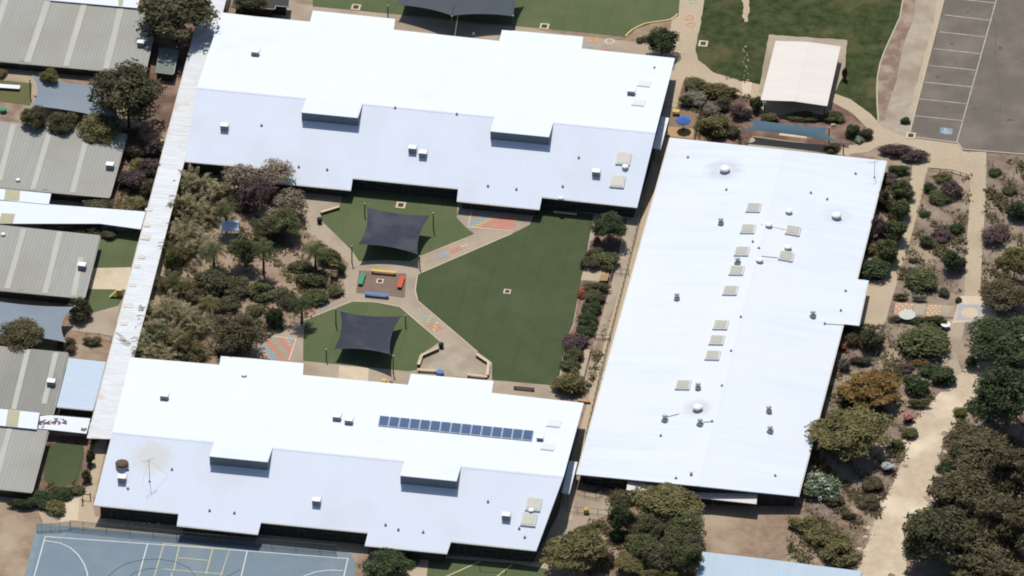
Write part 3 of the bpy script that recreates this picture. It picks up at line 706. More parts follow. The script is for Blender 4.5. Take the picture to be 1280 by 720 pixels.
shed('classroom', L2, [(-25, 150), (95, 159), (158.5, 167), (137, 247), (-25, 232)], 2.3, M['grey_roof'], M['brick'], [((17, 156), (-1, 226)), ((64, 158), (41, 237)), ((110, 166), (90.5, 241))], slope=.03)
shed('classroom', L3, [(-25, 278.5), (125, 294), (105.5, 373), (-25, 360)], 2.3, M['grey_roof'], M['brick'], [((30, 286), (9, 361)), ((75, 290), (56, 367)), ((101, 322), (92, 370))], slope=.03)
shed('classroom', L4, [(-25, 430), (85, 440.5), (66, 519.5), (-25, 509)], 2.3, M['dark_grey_roof'], M['brick'], [((35, 437), (17, 512)), ((70, 441), (55, 505))], slope=.03, stripe_w=.8)
shed('classroom', L5, [(-25, 529), (60, 538), (40, 615.5), (-25, 608.5)], 2.3, M['grey_roof'], M['brick'], [((12, 536), (-6, 602))], slope=.03)
shed('annex', 'pale blue ribbed-roof annex between the dark grey classroom and the white walkway', [(86, 447.5), (132.5, 452.5), (116, 513), (70.5, 508.5)], 2.1, M['blue_roof'], M['brick'], slope=.03, win=False)
shed('hall', 'pale blue-roofed building cut by the bottom edge of the photo', [(878, 689.5), (960, 699), (1077, 714), (1069, 752), (866, 735)], 2.2, M['pale_blue_roof'], M['brick'], slope=.02, win=False)
shed('storage_shed', 'small grey-green roofed shed between the big tree and the walkway', [(199, 59), (222.5, 62), (216.5, 92.5), (194, 89.5)], 1.9, M['green_roof'], M['brick'], over=.2, slope=.03, win=False, cat='shed')
shed('small_building', 'dark flat-roofed building cut by the top edge beside the walkway', [(296, -12), (362, -5), (360.5, 8), (344, 6.5), (343, 11), (290, 6)], 2.2, mat('dark_flat_roof', (.05, .045, .04), (.035, .033, .03), 1.2), M['brick'], win=False)
# link roofs between the classrooms
def canopy(name, label, poly, z, m, olive=None, cat='walkway', slope=0.0):
    r = shed(name, label, poly, z, m, M['brick'], posts=True, over=.25, cat=cat, th=.1, slope=slope)
    pl = BLD[label][0]
    if olive:
        MB().slab([pl.hit(*q)+Vector((0, 0, .03)) for q in olive], .028).build('translucent_sheet', M['olive_sheet'], r)
    return r
canopy('link_canopy', 'white link canopy between the top classroom and the edge of the photo', [(62, 0.3), (66, -14), (178, -14), (171.5, 10)], 2.5, M['white_roof'], [(148, -12), (157, -12), (153, 7.5), (148, 7)])
canopy('link_canopy', 'narrow white canopy along the south eave of the second grey classroom', [(-20, 234), (64, 242), (61, 255.5), (-20, 247.5)], 2.0, M['white_roof'], [(7, 237), (25, 238.8), (24, 251), (5, 249.5)])
canopy('link_canopy', 'wide white canopy above the third classroom, reaching the walkway beside the bushes', [(-20, 249.5), (97, 258), (182, 264.5), (176, 286.5), (125, 279.5), (-20, 279.5)], 1.9, M['white_roof'], [(2, 266.5), (19, 267.5), (16, 279.2), (-2, 279.2)])
canopy('link_canopy', 'white canopy strip crossing between the dark grey classroom and the one below', [(-20, 509), (49.5, 516), (46, 536.5), (-20, 530)], 2.6, M['white_roof'], [(10, 512.5), (25, 514), (22, 533.8), (7, 532.3)])
lit = canopy('link_canopy', 'white canopy littered with brown leaves below the blue ribbed annex', [(50, 520), (66, 519), (113, 523), (108, 542), (47.5, 535.5)], 1.8, M['white_roof'])
pl = BLD['white canopy littered with brown leaves below the blue ribbed annex'][0]
mbl = MB()
for i in range(70):
    x = R.uniform(49, 84); y = 529+ (x-50)*-.08+R.gauss(0, 1.7)
    if i > 62: x, y = R.uniform(98, 107), R.uniform(535, 539)
    c = pl.hit(x, y); s = R.uniform(.12, .3); a = R.uniform(0, 6)
    mbl.poly([c+Vector((math.cos(a+k)*s, math.sin(a+k)*s*R.uniform(.6, 1), .03+.0006*i)) for k in (0, 1.5, 3.1, 4.6)])
lo = mbl.build('leaf_litter', M['leaf_litter'], lit); lo['kind'] = 'stuff'
# the long ribbed walkway
def long_walkway():
    z = 2.2
    a0, a1, b0, b1 = P(258, -18, z), P(109, 548, z), P(287, -18, z), P(141, 549, z)
    c0, c1 = P(160, 447, z), P(141, 549, z)
    base = (a0+a1)/2; base.z = 0
    root = thing('covered_walkway', 'long white ribbed walkway roof running down the left of the courtyard', 'walkway', base)
    L = (a1-a0).length; n = int(L/.25); vs = []; fs = []
    for i in range(n+1):
        t = i/n; A = a0.lerp(a1, t); B = b0.lerp(b1, t); h = .10 if i % 2 else 0
        vs += [A+Vector((0, 0, h)), B+Vector((0, 0, h))]
    fs = [(2*i, 2*i+2, 2*i+3, 2*i+1) for i in range(n)]
    m = MB(); m.add(vs, fs); m.build('roof', M['walk_roof'], root)
    ax = (a1-a0).normalized(); cx = Vector((-ax.y, ax.x, 0))
    for x, y, w_, l_ in ((186, 262, 1.3, 1.3), (184, 281, 1.4, 1.6), (182, 296, 1.5, 2.0), (177, 321, 1.3, 1.2), (171, 332, 1.4, 1.6), (166, 356, 1.3, 1.2), (160, 381, 1.6, 1.5), (155, 404, 1.3, 1.1)):
        c = P(x, y, z+.14); w_ *= R.uniform(.6, 1.0); l_ *= R.uniform(.5, .9)
        MB().slab([c-ax*l_/2-cx*w_/2, c-ax*l_/2+cx*w_/2, c+ax*l_/2+cx*w_/2, c+ax*l_/2-cx*w_/2], .03).build('translucent_sheet', M['aged_sheet'], root)
    for s, e in ((a0, a1), (b0, b1)):
        MB().bar(s-Vector((0, 0, .06)), e-Vector((0, 0, .06)), .12, .16).build('edge_beam', M['gutter'], root)
    k = 16
    for s, e in ((a0, a1), (b0, b1)):
        for i in range(k):
            p = s.lerp(e, (i+.5)/k); q = (a0.lerp(a1, (i+.5)/k)+b0.lerp(b1, (i+.5)/k))/2; d = (q-p); d.z = 0; p = p+d.normalized()*.3
            MB().tube((p.x, p.y, 0), (p.x, p.y, z-.05), .07).build('post', M['pale_steel'], root)
long_walkway()
canopy('link_canopy', 'short grey-white link roof between the north block and the broad hall', [(826.5, 145.5), (836.5, 147.5), (825.5, 187), (816, 184.5)], 2.6, M['walk_roof'])
canopy('link_canopy', 'short white link roof between the south block and the broad hall', [(711.5, 576), (722, 577.5), (711.5, 617.5), (702, 615.5)], 2.6, M['walk_roof'])
canopy('verandah', 'pale verandah roof below the broad hall, partly under the tall tree', [(784.5, 601), (947, 617.5), (945.5, 630), (783, 612.5)], 2.25, M['gazebo_roof'], cat='verandah')
# gazebo
def gazebo():
    z = 2.6
    q = [P(969.5, 51, z), P(1051, 58, z), P(1034, 132.5, z), P(951, 125, z)]
    base = centroid(q); base.z = 0
    root = thing('picnic_shelter', 'square white-roofed picnic shelter on the lawn beside the car park', 'shelter', base)
    mt, mbm = (q[0]+q[1])/2+Vector((0, 0, .35)), (q[2]+q[3])/2+Vector((0, 0, .35))
    mb = MB(); mb.slab([q[0], mt, mbm, q[3]], .1); mb.slab([mt, q[1], q[2], mbm], .1)
    mb.build('roof', M['gazebo_roof'], root)
    MB().bar(mt-Vector((0, 0, .02)), mbm-Vector((0, 0, .02)), .3, .035).build('ridge_cap', M['gazebo_roof'], root)
    lp = inset([Vector((p.x, p.y, 0)) for p in q], .5)
    for p in lp: MB().tube((p.x, p.y, 0), (p.x, p.y, z-.05), .09).build('post', M['dark_timber'], root)
    MB().prism([(p.x, p.y) for p in inset([Vector((p.x, p.y, 0)) for p in q], -.2)], 0, .1).build('floor_slab', M['grey_concrete'], root)
    c = centroid(lp)
    t = thing('picnic_table', 'timber picnic table in the shade under the square white shelter', 'table', (c.x, c.y, .1))
    MB().box((c.x, c.y, .83), (2.2, .9, .06)).build('tabletop', M['timber'], t)
    for s in (-1, 1): MB().box((c.x+s*.75, c.y, .45), (.12, .8, .70)).build('leg', M['steel'], t)
    for s in (-1, 1):
        MB().box((c.x+math.sin(GRID)*-s*1.0, c.y+s*1.0, .52), (2.2, .3, .05)).build('bench_seat', M['timber'], t)
gazebo()
sheet('gravel_border', [(961, 43), (1059, 50), (1056, 90), (1040, 122), (948, 116), (958, 60)], 5, M['concrete'], rough=.5)
sheet('gravel_border', [(951, 125), (1036, 134), (1030, 160), (944, 150)], 5, M['mulch'], rough=.8)

# ================================================================== SAILS
def sail(name, label, corners, m, posts, sagk=.12, group=None, n=14, dip=.25, bow=(1, 1, 1, 1)):
    cs = [P(x, y, z) for x, y, z in corners]
    base = centroid(cs); base.z = 0
    root = thing(name, label, 'shade sail', base, group)
    ctr = centroid(cs); vs = []
    for j in range(n+1):
        for i in range(n+1):
            u, v = i/n, j/n
            p = (cs[0]*(1-u)+cs[1]*u)*(1-v)+(cs[3]*(1-u)+cs[2]*u)*v
            eu, ev = 4*u*(1-u), 4*v*(1-v)
            pull = sagk*(eu*(1-ev)+ev*(1-eu))
            # edges bow towards the middle
            tgt = ctr
            ax = (cs[0]+cs[3])/2*(1-u)+(cs[1]+cs[2])/2*u; ay = (cs[0]+cs[1])/2*(1-v)+(cs[2]+cs[3])/2*v
            p = p.lerp(ax, sagk*1.6*eu*(1-ev)*(bow[0] if v < .5 else bow[2]))
            p = p.lerp(ay, sagk*1.6*ev*(1-eu)*(bow[3] if u < .5 else bow[1]))
            p = p-Vector((0, 0, dip*eu*ev))
            vs.append(p)
    fs = [(j*(n+1)+i, (j+1)*(n+1)+i, (j+1)*(n+1)+i+1, j*(n+1)+i+1) for j in range(n) for i in range(n)]
    mb = MB(); mb.add(vs, fs); mb.build('canopy', m, root, smooth=True)
    for k, pp in enumerate(posts):
        if pp is None: continue
        x, y, h = pp; b = P(x, y)
        MB().tube(b, b+Vector((0, 0, h)), .1, .09).build('post', M['steel'], root)
        MB().tube(b+Vector((0, 0, h)), b+Vector((0, 0, h+.06)), .12, .10).build('post_cap', M['pale_steel'], root)
        MB().tube(b+Vector((0, 0, h-.1)), cs[k], .025, n=5).build('cable', M['steel'], root)
    return root
sail('shade_sail', 'dark charcoal square sail over the lawn below the north block', [(458, 258.5, 2.0), (538, 269, 3.2), (522, 318, 2.1), (448, 305.5, 3.1)], M['sail_dark'],
     [(456, 270, 2.4), (541.8, 288, 3.4), (524.7, 335.8, 2.4), (440, 329, 3.35)], sagk=.085)
sail('shade_sail', 'dark charcoal square sail over the lawn above the solar-panelled roof', [(425, 389, 3.1), (502, 395, 1.9), (487.5, 443, 3.3), (417.5, 436.5, 2.0)], M['sail_dark'],
     [(420, 407, 3.2), (507, 407.5, 2.1), (491.7, 467.5, 3.5), (408, 451, 2.2)], sagk=.085)
sail('shade_sail', 'left slate-grey sail of the pair cut by the top edge', [(504, -30, 3.2), (572, -24, 3.6), (565, 19.5, 3.9), (496, 6, 2.6)], M['sail_slate'], [None, None, (565, 45.5, 4.0), (485, 21, 2.2)], sagk=.1, bow=(1, 0, .8, .5))
sail('shade_sail', 'right slate-grey sail of the pair cut by the top edge', [(572.5, -24, 3.6), (654, -18, 3.2), (642, 20.5, 2.8), (565.6, 19.6, 3.9)], M['sail_slate'], [None, None, (641.5, 38, 2.9), None], sagk=.1, bow=(1, .5, .8, 0))
sail('shade_sail', 'blue-grey sail between the two upper grey classrooms, partly under trees', [(40, 94, 3.0), (146, 110, 2.2), (154, 153, 2.9), (38, 132, 2.1)], M['sail_blue'], [(38, 121, 3.4), None, (156, 172, 3.0), None], sagk=.09)
sail('shade_sail', 'blue-grey sail at the left edge above the darker weathered classroom', [(-40, 370, 2.6), (92, 383.5, 2.8), (83, 428, 2.2), (-40, 416, 2.8)], M['sail_blue'], [None, (94, 402, 3.0), None, None], sagk=.1)
sail('shade_sail', 'long narrow teal-blue sail between the picnic shelter and the broad hall', [(936, 148.5, 2.6), (1036, 159.5, 2.6), (1052, 178, 2.0), (925, 161, 2.2)], M['sail_teal'], [None, (1036, 176.5, 2.7), (1054, 191.5, 2.1), (924, 176, 2.3)], sagk=.13, dip=-.2)
sheet('pavement', [(940, 170), (1065, 186), (1062, 195), (935, 182)], 4, M['path'])
sheet('pavement', [(975, 164), (1010, 168), (1008, 173), (974, 169)], 5, M['pale_concrete'])

# ================================================================== ROOF FITTINGS
def proto_box(label, cat='air conditioner'):
    r = thing('air_conditioner', label, cat, (0, 0, 0))
    MB().box((0, 0, .42), (1.15, .9, .8)).build('casing', M['box_side'], r)
    MB().box((0, 0, .845), (1.25, 1.0, .05)).build('lid', M['white_metal'], r)
    MB().tube((.55, .3, .0), (.9, .5, .9), .03, n=6).build('pipe', M['pale_steel'], r)
    return r
acs = [('north', 280.5, 159, 'boxy air conditioner at the west end of the blue-white north slope facing the courtyard'), ('north', 319, 66.5, 'boxy air conditioner alone near the top left corner of the north block'),
       ('north', 515.5, 187, 'left box of the touching pair of air conditioners on the north block'), ('north', 528.5, 193, 'right box of the touching pair of air conditioners on the north block'),
       ('north', 745, 216.5, 'boxy air conditioner left of the two roof skylights on the north block'), ('north', 789, 115.5, 'boxy air conditioner beside pale skylights at the top right of the north block'),
       ('south', 205.5, 496.5, 'boxy air conditioner alone near the left end of the solar-panelled block'), ('south', 421, 522.5, 'left unit of two air conditioners left of the solar panels'), ('south', 436, 527, 'right unit of two air conditioners left of the solar panels'),
       ('south', 395.5, 627.5, 'boxy air conditioner mid-slope below the courtyard block ridge, between the two clerestories'), ('south', 632.5, 646, 'boxy air conditioner left of the paired skylights on the south block'), ('south', 675, 548, 'small box unit off the right end of the solar panels'),
       ('south', 152.5, 599, 'boxy air conditioner just below the round brown vent'),
       (L1, 176.5, 55, 'boxy white-lidded unit at the right end of the top left classroom'), (L2, 137.5, 208, 'boxy white-lidded unit at the right end of the classroom under three trees'), (L3, 102.5, 333.5, 'boxy white-lidded unit at the right end of the classroom by the small shaded lawn'), (L4, 64, 479, 'boxy white-lidded unit on the darker weathered classroom')]
p0 = proto_box(acs[0][3])
p0['group'] = 'boxy units on the roofs'
for i, (k, x, y, lb) in enumerate(acs):
    q = on(k, x, y+2)
    o = p0 if i == 0 else copy_tree(p0, q, lb)
    o.location = q
    s = .8 if 'small box' in lb else 1
    o.scale = (s, s, s)
def proto_sky(label):
    r = thing('roof_skylight', label, 'skylight', (0, 0, 0), 'square skylights on the white roofs')
    MB().box((0, 0, .13), (2.3, 2.35, .26)).build('curb', M['skylight_curb'], r)
    MB().box((0, 0, .28), (1.85, 1.9, .06)).build('glazing', M['skylight'], r)
    return r
sk = [('east', 942, 260.5, 'topmost of the long slanting line of skylights on the broad hall'), ('east', 935, 287, 'second skylight from the top in the slanting line on the broad hall'), ('east', 927.5, 315, 'third skylight from the top in the slanting line, touching a small flue'),
      ('east', 921, 339, 'fourth skylight from the top in the slanting line on the broad hall'), ('east', 913, 364, 'fifth skylight from the top, with an empty gap below it'), ('east', 901, 407, 'upper of the three skylights low in the slanting line on the broad hall'),
      ('east', 896, 426, 'middle of the three skylights low in the slanting line on the broad hall'), ('east', 891, 445, 'lowest of the three skylights low in the slanting line on the broad hall'), ('east', 854, 482, 'skylight standing apart beside the stained lower vent on the broad hall'),
      ('east', 991, 289, 'upper of two skylights right of the ridge on the broad hall'), ('east', 982.5, 321, 'lower of two skylights right of the ridge on the broad hall'),
      ('north', 779.5, 199, 'upper of two skylights at the right end of the north block'), ('north', 772, 227.5, 'lower of two skylights at the right end of the north block'), ('north', 805, 105, 'pale skylight above the box unit near the top right of the north block'), ('north', 798, 129, 'pale skylight below the box unit near the top right of the north block'),
      ('south', 667, 631, 'upper of the paired skylights at the lower right of the south block'), ('south', 661, 650, 'lower of the paired skylights at the lower right of the south block'), ('south', 692, 530, 'pale skylight above the right end of the solar panel row'), ('south', 685, 559, 'pale skylight below the right end of the solar panel row')]
p1 = proto_sky(sk[0][3])
M['pale_skylight'] = mat('pale_skylight', (.60, .61, .59), (.54, .55, .53), 1.2, rough=.5)
for i, (k, x, y, lb) in enumerate(sk):
    q = on(k, x, y); o = p1 if i == 0 else copy_tree(p1, q, lb)
    o.location = q
    if lb.startswith('pale'):
        for ch in o.children:
            ch.material_slots[0].link = 'OBJECT'; ch.material_slots[0].material = M['white_roof'] if ch.name.startswith('curb') else M['pale_skylight']
        o.scale = (.9, .9, .6)
    pl = max(BLD[k], key=lambda p: p.t(x, y))
    nrm = Vector((pl.k*pl.n.x, pl.k*pl.n.y, 1)).normalized()
    o.rotation_euler = Vector((0, 0, 1)).rotation_difference(nrm).to_euler()
def proto_vent(label, s=1.0):
    r = thing('roof_ventilator', label, 'roof vent', (0, 0, 0), 'round white roof ventilators')
    MB().lathe((0, 0, -.1), [(.62, 0), (.62, .35), (.5, .45)], 16).build('base', M['pale_steel'], r, True)
    MB().lathe((0, 0, .35), [(.5, 0), (.78, .04), (.85, .15), (.7, .32), (.4, .42), (.1, .46)], 18).build('cowl', M['white_metal'], r, True)
    return r
vt = [('east', 906, 213, 1.0, 'large round white ventilator in a dark stain near the top of the broad hall'), ('east', 1045.5, 271, .95, 'large round white ventilator in a faint stain near the right eave of the broad hall'), ('east', 872, 511, .95, 'large round white ventilator in a brownish stain low on the broad hall'),
      ('east', 986, 265, .7, 'small round white ventilator above the upper right-hand skylight on the hall'), ('east', 985, 310, .7, 'small round white ventilator between the two right-hand skylights on the hall'), ('east', 961, 282, .7, 'small round white ventilator on the hall ridge, left of the upper right-hand skylight'), ('east', 949.5, 326, .7, 'small round white ventilator on the hall ridge, right of the fourth skylight'),
      ('north', 781.5, 209, .65, 'small round white ventilator just under the upper skylight on the north block'), ('south', 664, 638.5, .6, 'small round white ventilator between the paired skylights on the south block'), (L2, 22.5, 225, .45, 'tiny white ventilator on the lower edge of the classroom under three trees'), (L3, 4, 293, .45, 'tiny white ventilator near the left edge of the third grey classroom'), ('north', 701, 248, .5, 'tiny white ventilator at the gutter of the north block above the big lawn'),
      ('south', 305, 469, .55, 'tiny white ventilator on the left of the solar-panelled roof below the garden')]
p2 = proto_vent(vt[0][4])
for i, (k, x, y, s, lb) in enumerate(vt):
    q = on(k, x, y+1); o = p2 if i == 0 else copy_tree(p2, q, lb)
    o.location = q; o.scale = (s, s, s)
def proto_flue(label):
    r = thing('exhaust_flue', label, 'flue', (0, 0, 0), 'grey exhaust flues on the broad hall')
    MB().box((0, 0, .2), (.9, .8, .4)).build('base_flashing', M['pale_steel'], r)
    MB().tube((0, 0, .4), (0, 0, .8), .24, n=10).build('pipe', M['pale_steel'], r)
    MB().lathe((0, 0, .8), [(.34, 0), (.42, .06), (.1, .24)], 12).build('cap', M['pale_steel'], r, True)
    return r
fl = [('east', 901, 278, 'grey flue left of the topmost skylights on the broad hall'), ('east', 846, 372, 'grey flue alone in the middle of the hall roof left slope'), ('east', 922, 327.5, 'grey flue wedged between the third and fourth skylights'), ('east', 872.5, 484, 'grey flue right of the skylight that stands apart'),
      ('east', 831, 524, 'grey flue left of the stained lower ventilator, with a pipe run'), ('east', 875, 529, 'grey flue just below the stained lower ventilator'), ('east', 1016, 394, 'grey flue alone on the right slope of the hall, near the step in the eave'),
      ('east', 961, 513, 'dark flue right of the ridge low on the hall, upper of two'), ('east', 962.5, 538, 'dark flue right of the ridge low on the hall, lower of two'), ('east', 864, 592, 'small dark flue near the bottom eave of the hall, beside the ridge')]
p3 = proto_flue(fl[0][3])
for i, (k, x, y, lb) in enumerate(fl):
    q = on(k, x, y+1.5); o = p3 if i == 0 else copy_tree(p3, q, lb)
    o.location = q; o.rotation_euler = (0, 0, R.uniform(-.3, .3))
    if 'small' in lb: o.scale = (.5, .5, .5)
pv = {'north': ('tiny grey vent pipe poking through the pale slope of the north block', [(373.5, 209), (409, 212.5), (610, 233), (723.5, 197.5), (645.5, 237), (703.5, 233.5), (592, 43), (327, 157), (494, 135), (571, 143), (818, 85)]),
      'south': ('tiny grey vent pipe poking through the pale slope of the south block', [(610, 627.5), (498, 662.5), (529, 665.5), (482, 656.5), (215, 587), (160, 587.5), (160, 611), (262, 638.5), (293, 641.5), (649, 661), (656, 672)]),
      'east': ('tiny grey vent pipe poking through the roof of the broad hall', [(860, 197), (908, 237.5), (941, 302.5), (948.5, 310.5), (1013.5, 241.5), (1034, 249.5), (1069.5, 217.5), (826, 545), (1051, 388.5), (1031, 405), (1057, 364), (926, 396.5), (914, 439), (902.5, 482.5), (845, 598), (890, 527), (969, 595)])}
for k, (lb, pts) in pv.items():
    src = MB().lathe((0, 0, 0), [(.24, -.05), (.24, .02), (.09, .07), (.09, .22), (.15, .24), (.13, .3)], 8).build('vent_pipe', M['box_side'])
    tag(src, lb, 'vent pipe', 'vent pipes on the '+{'north': 'north block', 'south': 'south block', 'east': 'broad hall'}[k])
    for i, (x, y) in enumerate(pts):
        o = src if i == 0 else src.copy()
        if i: COL.objects.link(o)
        o.location = on(k, x, y)
for (x0, y0, x1, y1, lb) in ((951, 281, 986, 288.5, 'thin conduit running to the upper right-hand skylight on the hall'), (952, 320.5, 977, 323, 'thin conduit running to the lower right-hand skylight on the hall'), (833, 521.5, 849, 517.5, 'thin conduit running right from the flue left of the stained ventilator'), (877, 528, 892, 527, 'thin conduit running right from the flue below the stained ventilator'), (1032, 405, 1056, 406.5, 'thin conduit at the step in the right eave of the hall')):
    a, b = on('east', x0, y0), on('east', x1, y1); u = Vector((0, 0, .06))
    tag(MB().tube(a+u, b+u, .05, n=6).build('conduit', M['skylight']), lb, 'conduit')
# round brown vent and antennas
q = on('south', 152.5, 582)
r = thing('turbine_vent', 'round dark brown vent at the left end of the south block', 'roof vent', q)
MB().lathe(q, [(.9, -.1), (.9, .2)], 20).build('base', M['pale_steel'], r, True)
mb = MB().lathe(q, [(.98, .2), (1.02, .45), (.8, .62), (.1, .66)], 20); mb.build('dome', M['dark_timber'], r, True)
def antenna(label, foot, key, h, arms):
    f = on(key, *foot); r = thing('tv_antenna', label, 'antenna', f)
    MB().tube(f, f+Vector((0, 0, h)), .045, .03, 6).build('mast', M['steel'], r)
    MB().tube(f-Vector((0, 0, .05)), f+Vector((0, 0, .15)), .2, .12, 8).build('foot', M['steel'], r)
    bm_ = MB(); t = f+Vector((0, 0, h-.1)); d = Vector((math.cos(.5), math.sin(.5), 0)); e = Vector((-d.y, d.x, 0))
    bm_.tube(t-d*1.0, t+d*1.0, .02, n=5)
    for i in range(5):
        c = t+d*(-.9+.45*i); bm_.tube(c-e*(.6-.07*i), c+e*(.6-.07*i), .012, n=4)
    bm_.build('boom', M['steel'], r)
    for tgt in arms:
        MB().tube(t, on(key, *tgt), .012, n=4).build('guy_wire', M['steel'], r)
antenna('thin grey antenna mast with guy wires in a yellowish stain on the south block', (187, 602), 'south', 4.2, [(177, 606), (211, 595)])
antenna('thin grey antenna mast at the top right corner of the broad hall', (1093, 222), 'east', 3.2, [(1071, 203.5), (1098, 206)])
# solar panels
words = ['leftmost', 'second', 'third', 'fourth', 'fifth', 'sixth', 'seventh', 'middle', 'ninth', 'tenth', 'eleventh', 'twelfth', 'thirteenth', 'fourteenth', 'rightmost']
TLp, BLp, TRp, BRp = (474.5, 520.5), (472.3, 532.8), (667.5, 539.5), (665, 552)
for i in range(15):
    u0, u1 = (i+.02)/15, (i+.98)/15
    def lp(a, b, u): return (a[0]+(b[0]-a[0])*u, a[1]+(b[1]-a[1])*u)
    up = Vector((0, 0, .18)); q = [on('south', *lp(BLp, BRp, u0))+up*.9, on('south', *lp(BLp, BRp, u1))+up*.9, on('south', *lp(TLp, TRp, u1))+up*1.2, on('south', *lp(TLp, TRp, u0))+up*1.2]
    c = centroid(q)
    wd = words[i]+(' ' if i in (0, 7, 14) else ' from left ')
    lb = f'{words[i]} blue solar panel of the row on the south block' if i in (0, 7, 14) else f'{words[i]} blue solar panel from the left in the row of fifteen'
    r = thing('solar_panel', lb, 'solar panel', c-Vector((0, 0, .18)), 'row of solar panels on the south block')
    MB().slab(q, .05).build('frame', M['pv_frame'], r)
    q2 = [p.lerp(c, .09)+Vector((0, 0, .012)) for p in q]
    MB().slab(q2, .01).build('cells', M['pv'], r)
    MB().bar(q[0]-Vector((0, 0, .2)), q[1]-Vector((0, 0, .2)), .05, .16).build('rail', M['box_side'], r)

# ================================================================== FENCES, SEATS AND SMALL THINGS
def fence(name, label, pts, h, m, gap=2.2, rails=2, infill=None, cat='fence', th=.035):
    q = [P(x, y) for x, y in pts]
    base = centroid(q); root = thing(name, label, cat, base)
    for a, b in zip(q, q[1:]):
        L = (b-a).length; k = max(1, round(L/gap))
        for i in range(k+ (1 if b is q[-1] else 0)):
            p = a.lerp(b, i/k); MB().tube(p, p+Vector((0, 0, h)), th*1.2, n=6).build('post', m, root)
        for j in range(rails):
            z = h*(1-j*.85/max(1, rails-1)) if rails > 1 else h
            MB().tube(a+Vector((0, 0, z)), b+Vector((0, 0, z)), th, n=5).build('rail', m, root)
        if infill:
            MB().poly([a+Vector((0, 0, .06)), b+Vector((0, 0, .06)), b+Vector((0, 0, h-.04)), a+Vector((0, 0, h-.04))]).build('wire_mesh', infill, root)
    return root
def meshmat(name, colr, alpha):
    m = bpy.data.materials.new(name); m.use_nodes = True; n, l = m.node_tree.nodes, m.node_tree.links
    bs = n['Principled BSDF']; bs.inputs['Base Color'].default_value = rgb(colr); bs.inputs['Roughness'].default_value = .6
    tr = n.new('ShaderNodeBsdfTransparent'); mx = n.new('ShaderNodeMixShader')
    g = n.new('ShaderNodeNewGeometry'); ws = []
    for dr in ((1, 0, 1), (1, 0, -1)):
        mp = n.new('ShaderNodeVectorMath'); mp.operation = 'DOT_PRODUCT'; mp.inputs[1].default_value = dr; l.new(g.outputs['Position'], mp.inputs[0])
        pp = n.new('ShaderNodeMath'); pp.operation = 'PINGPONG'; pp.inputs[1].default_value = .05; l.new(mp.outputs['Value'], pp.inputs[0])
        lt = n.new('ShaderNodeMath'); lt.operation = 'LESS_THAN'; lt.inputs[1].default_value = .05*alpha/1.8; l.new(pp.outputs[0], lt.inputs[0]); ws.append(lt)
    mxx = n.new('ShaderNodeMath'); mxx.operation = 'MAXIMUM'; l.new(ws[0].outputs[0], mxx.inputs[0]); l.new(ws[1].outputs[0], mxx.inputs[1])
    l.new(mxx.outputs[0], mx.inputs[0]); l.new(tr.outputs[0], mx.inputs[1]); l.new(bs.outputs[0], mx.inputs[2]); l.new(mx.outputs[0], n['Material Output'].inputs[0])
    return m
M['wire'] = meshmat('wire_mesh', (.06, .07, .07), .35)
fence('chain_link_fence', 'dark chain-link fence along the upper side of the blue ball court', [(88, 662), (104, 663.5), (250, 678), (400, 691), (420, 692.5)], 1.7, M['steel'], 3.9, 2, M['wire'])
fence('chain_link_fence', 'pale wire fence with a gate frame at the upper left corner of the ball court', [(46, 664), (52, 664), (75, 663), (87, 661.5)], 1.5, M['pale_steel'], 1.8, 3, M['wire'])
fence('hand_rail', 'long grey railing along the left side of the broad hall', [(803, 262), (781, 350), (763, 420), (748, 480), (733, 545), (726, 590)], 1.0, M['steel'], 1.6, 2, None, 'railing', .03)
fence('picket_fence', 'thin dark fence around the deck with the blue umbrella', [(831, 134), (875, 139), (868, 176)], 1.1, M['steel'], 1.2, 2, None, 'fence', .03)
fence('hand_rail', 'grey barrier rail across the path beside the timber crate', [(764, 350), (766, 342), (786, 343.5)], 1.0, M['steel'], 1.1, 2, None, 'railing', .04)
fence('hand_rail', 'grey barrier rail across the path halfway down the shrub bed', [(744, 424), (763, 425)], .9, M['steel'], 1.2, 2, None, 'railing', .05)
fence('wire_fence', 'thin fence crossing the dirt yard below the link roof', [(709, 640), (760, 645), (790, 649)], 1.1, M['steel'], 1.6, 2, None, 'fence', .03)
fence('wire_fence', 'thin fence along the shaded foot of the broad hall, above the dirt yard', [(717, 618), (745, 624), (752, 620)], 1.0, M['steel'], 1.6, 2, None, 'fence', .03)
fence('wire_fence', 'rickety wire fence on the brown patch beside the left walkway', [(108, 424), (124, 424), (139, 428)], 1.1, M['steel'], 1.6, 2, None, 'fence', .035)
fence('white_railing', 'white railing beside the north end of the long walkway', [(271, 12), (273, -5)], 1.2, M['white_metal'], 1.0, 3, None, 'railing', .04)
fence('white_railing', 'white railing right of the north end of the long walkway, under the tree', [(283, 16), (288, -6)], 1.2, M['white_metal'], 1.0, 3, None, 'railing', .04)
fence('wire_fence', 'thin wire fence along the edge of the east garden bed beside the hall', [(1106, 407), (1096, 445), (1088, 470)], .9, M['steel'], 1.6, 2, None, 'fence', .025)
fence('timber_rail', 'low dark timber rail framing the scrubby bed between the two garden paths', [(1160, 213), (1190, 215.5), (1211, 222)], .5, M['dark_timber'], 1.8, 1, None, 'rail', .05)
fence('goal_frame', 'black goal frame on the small green below the south block', [(600, 712), (632, 715)], 1.1, M['black'], 4, 1, None, 'goal', .05)
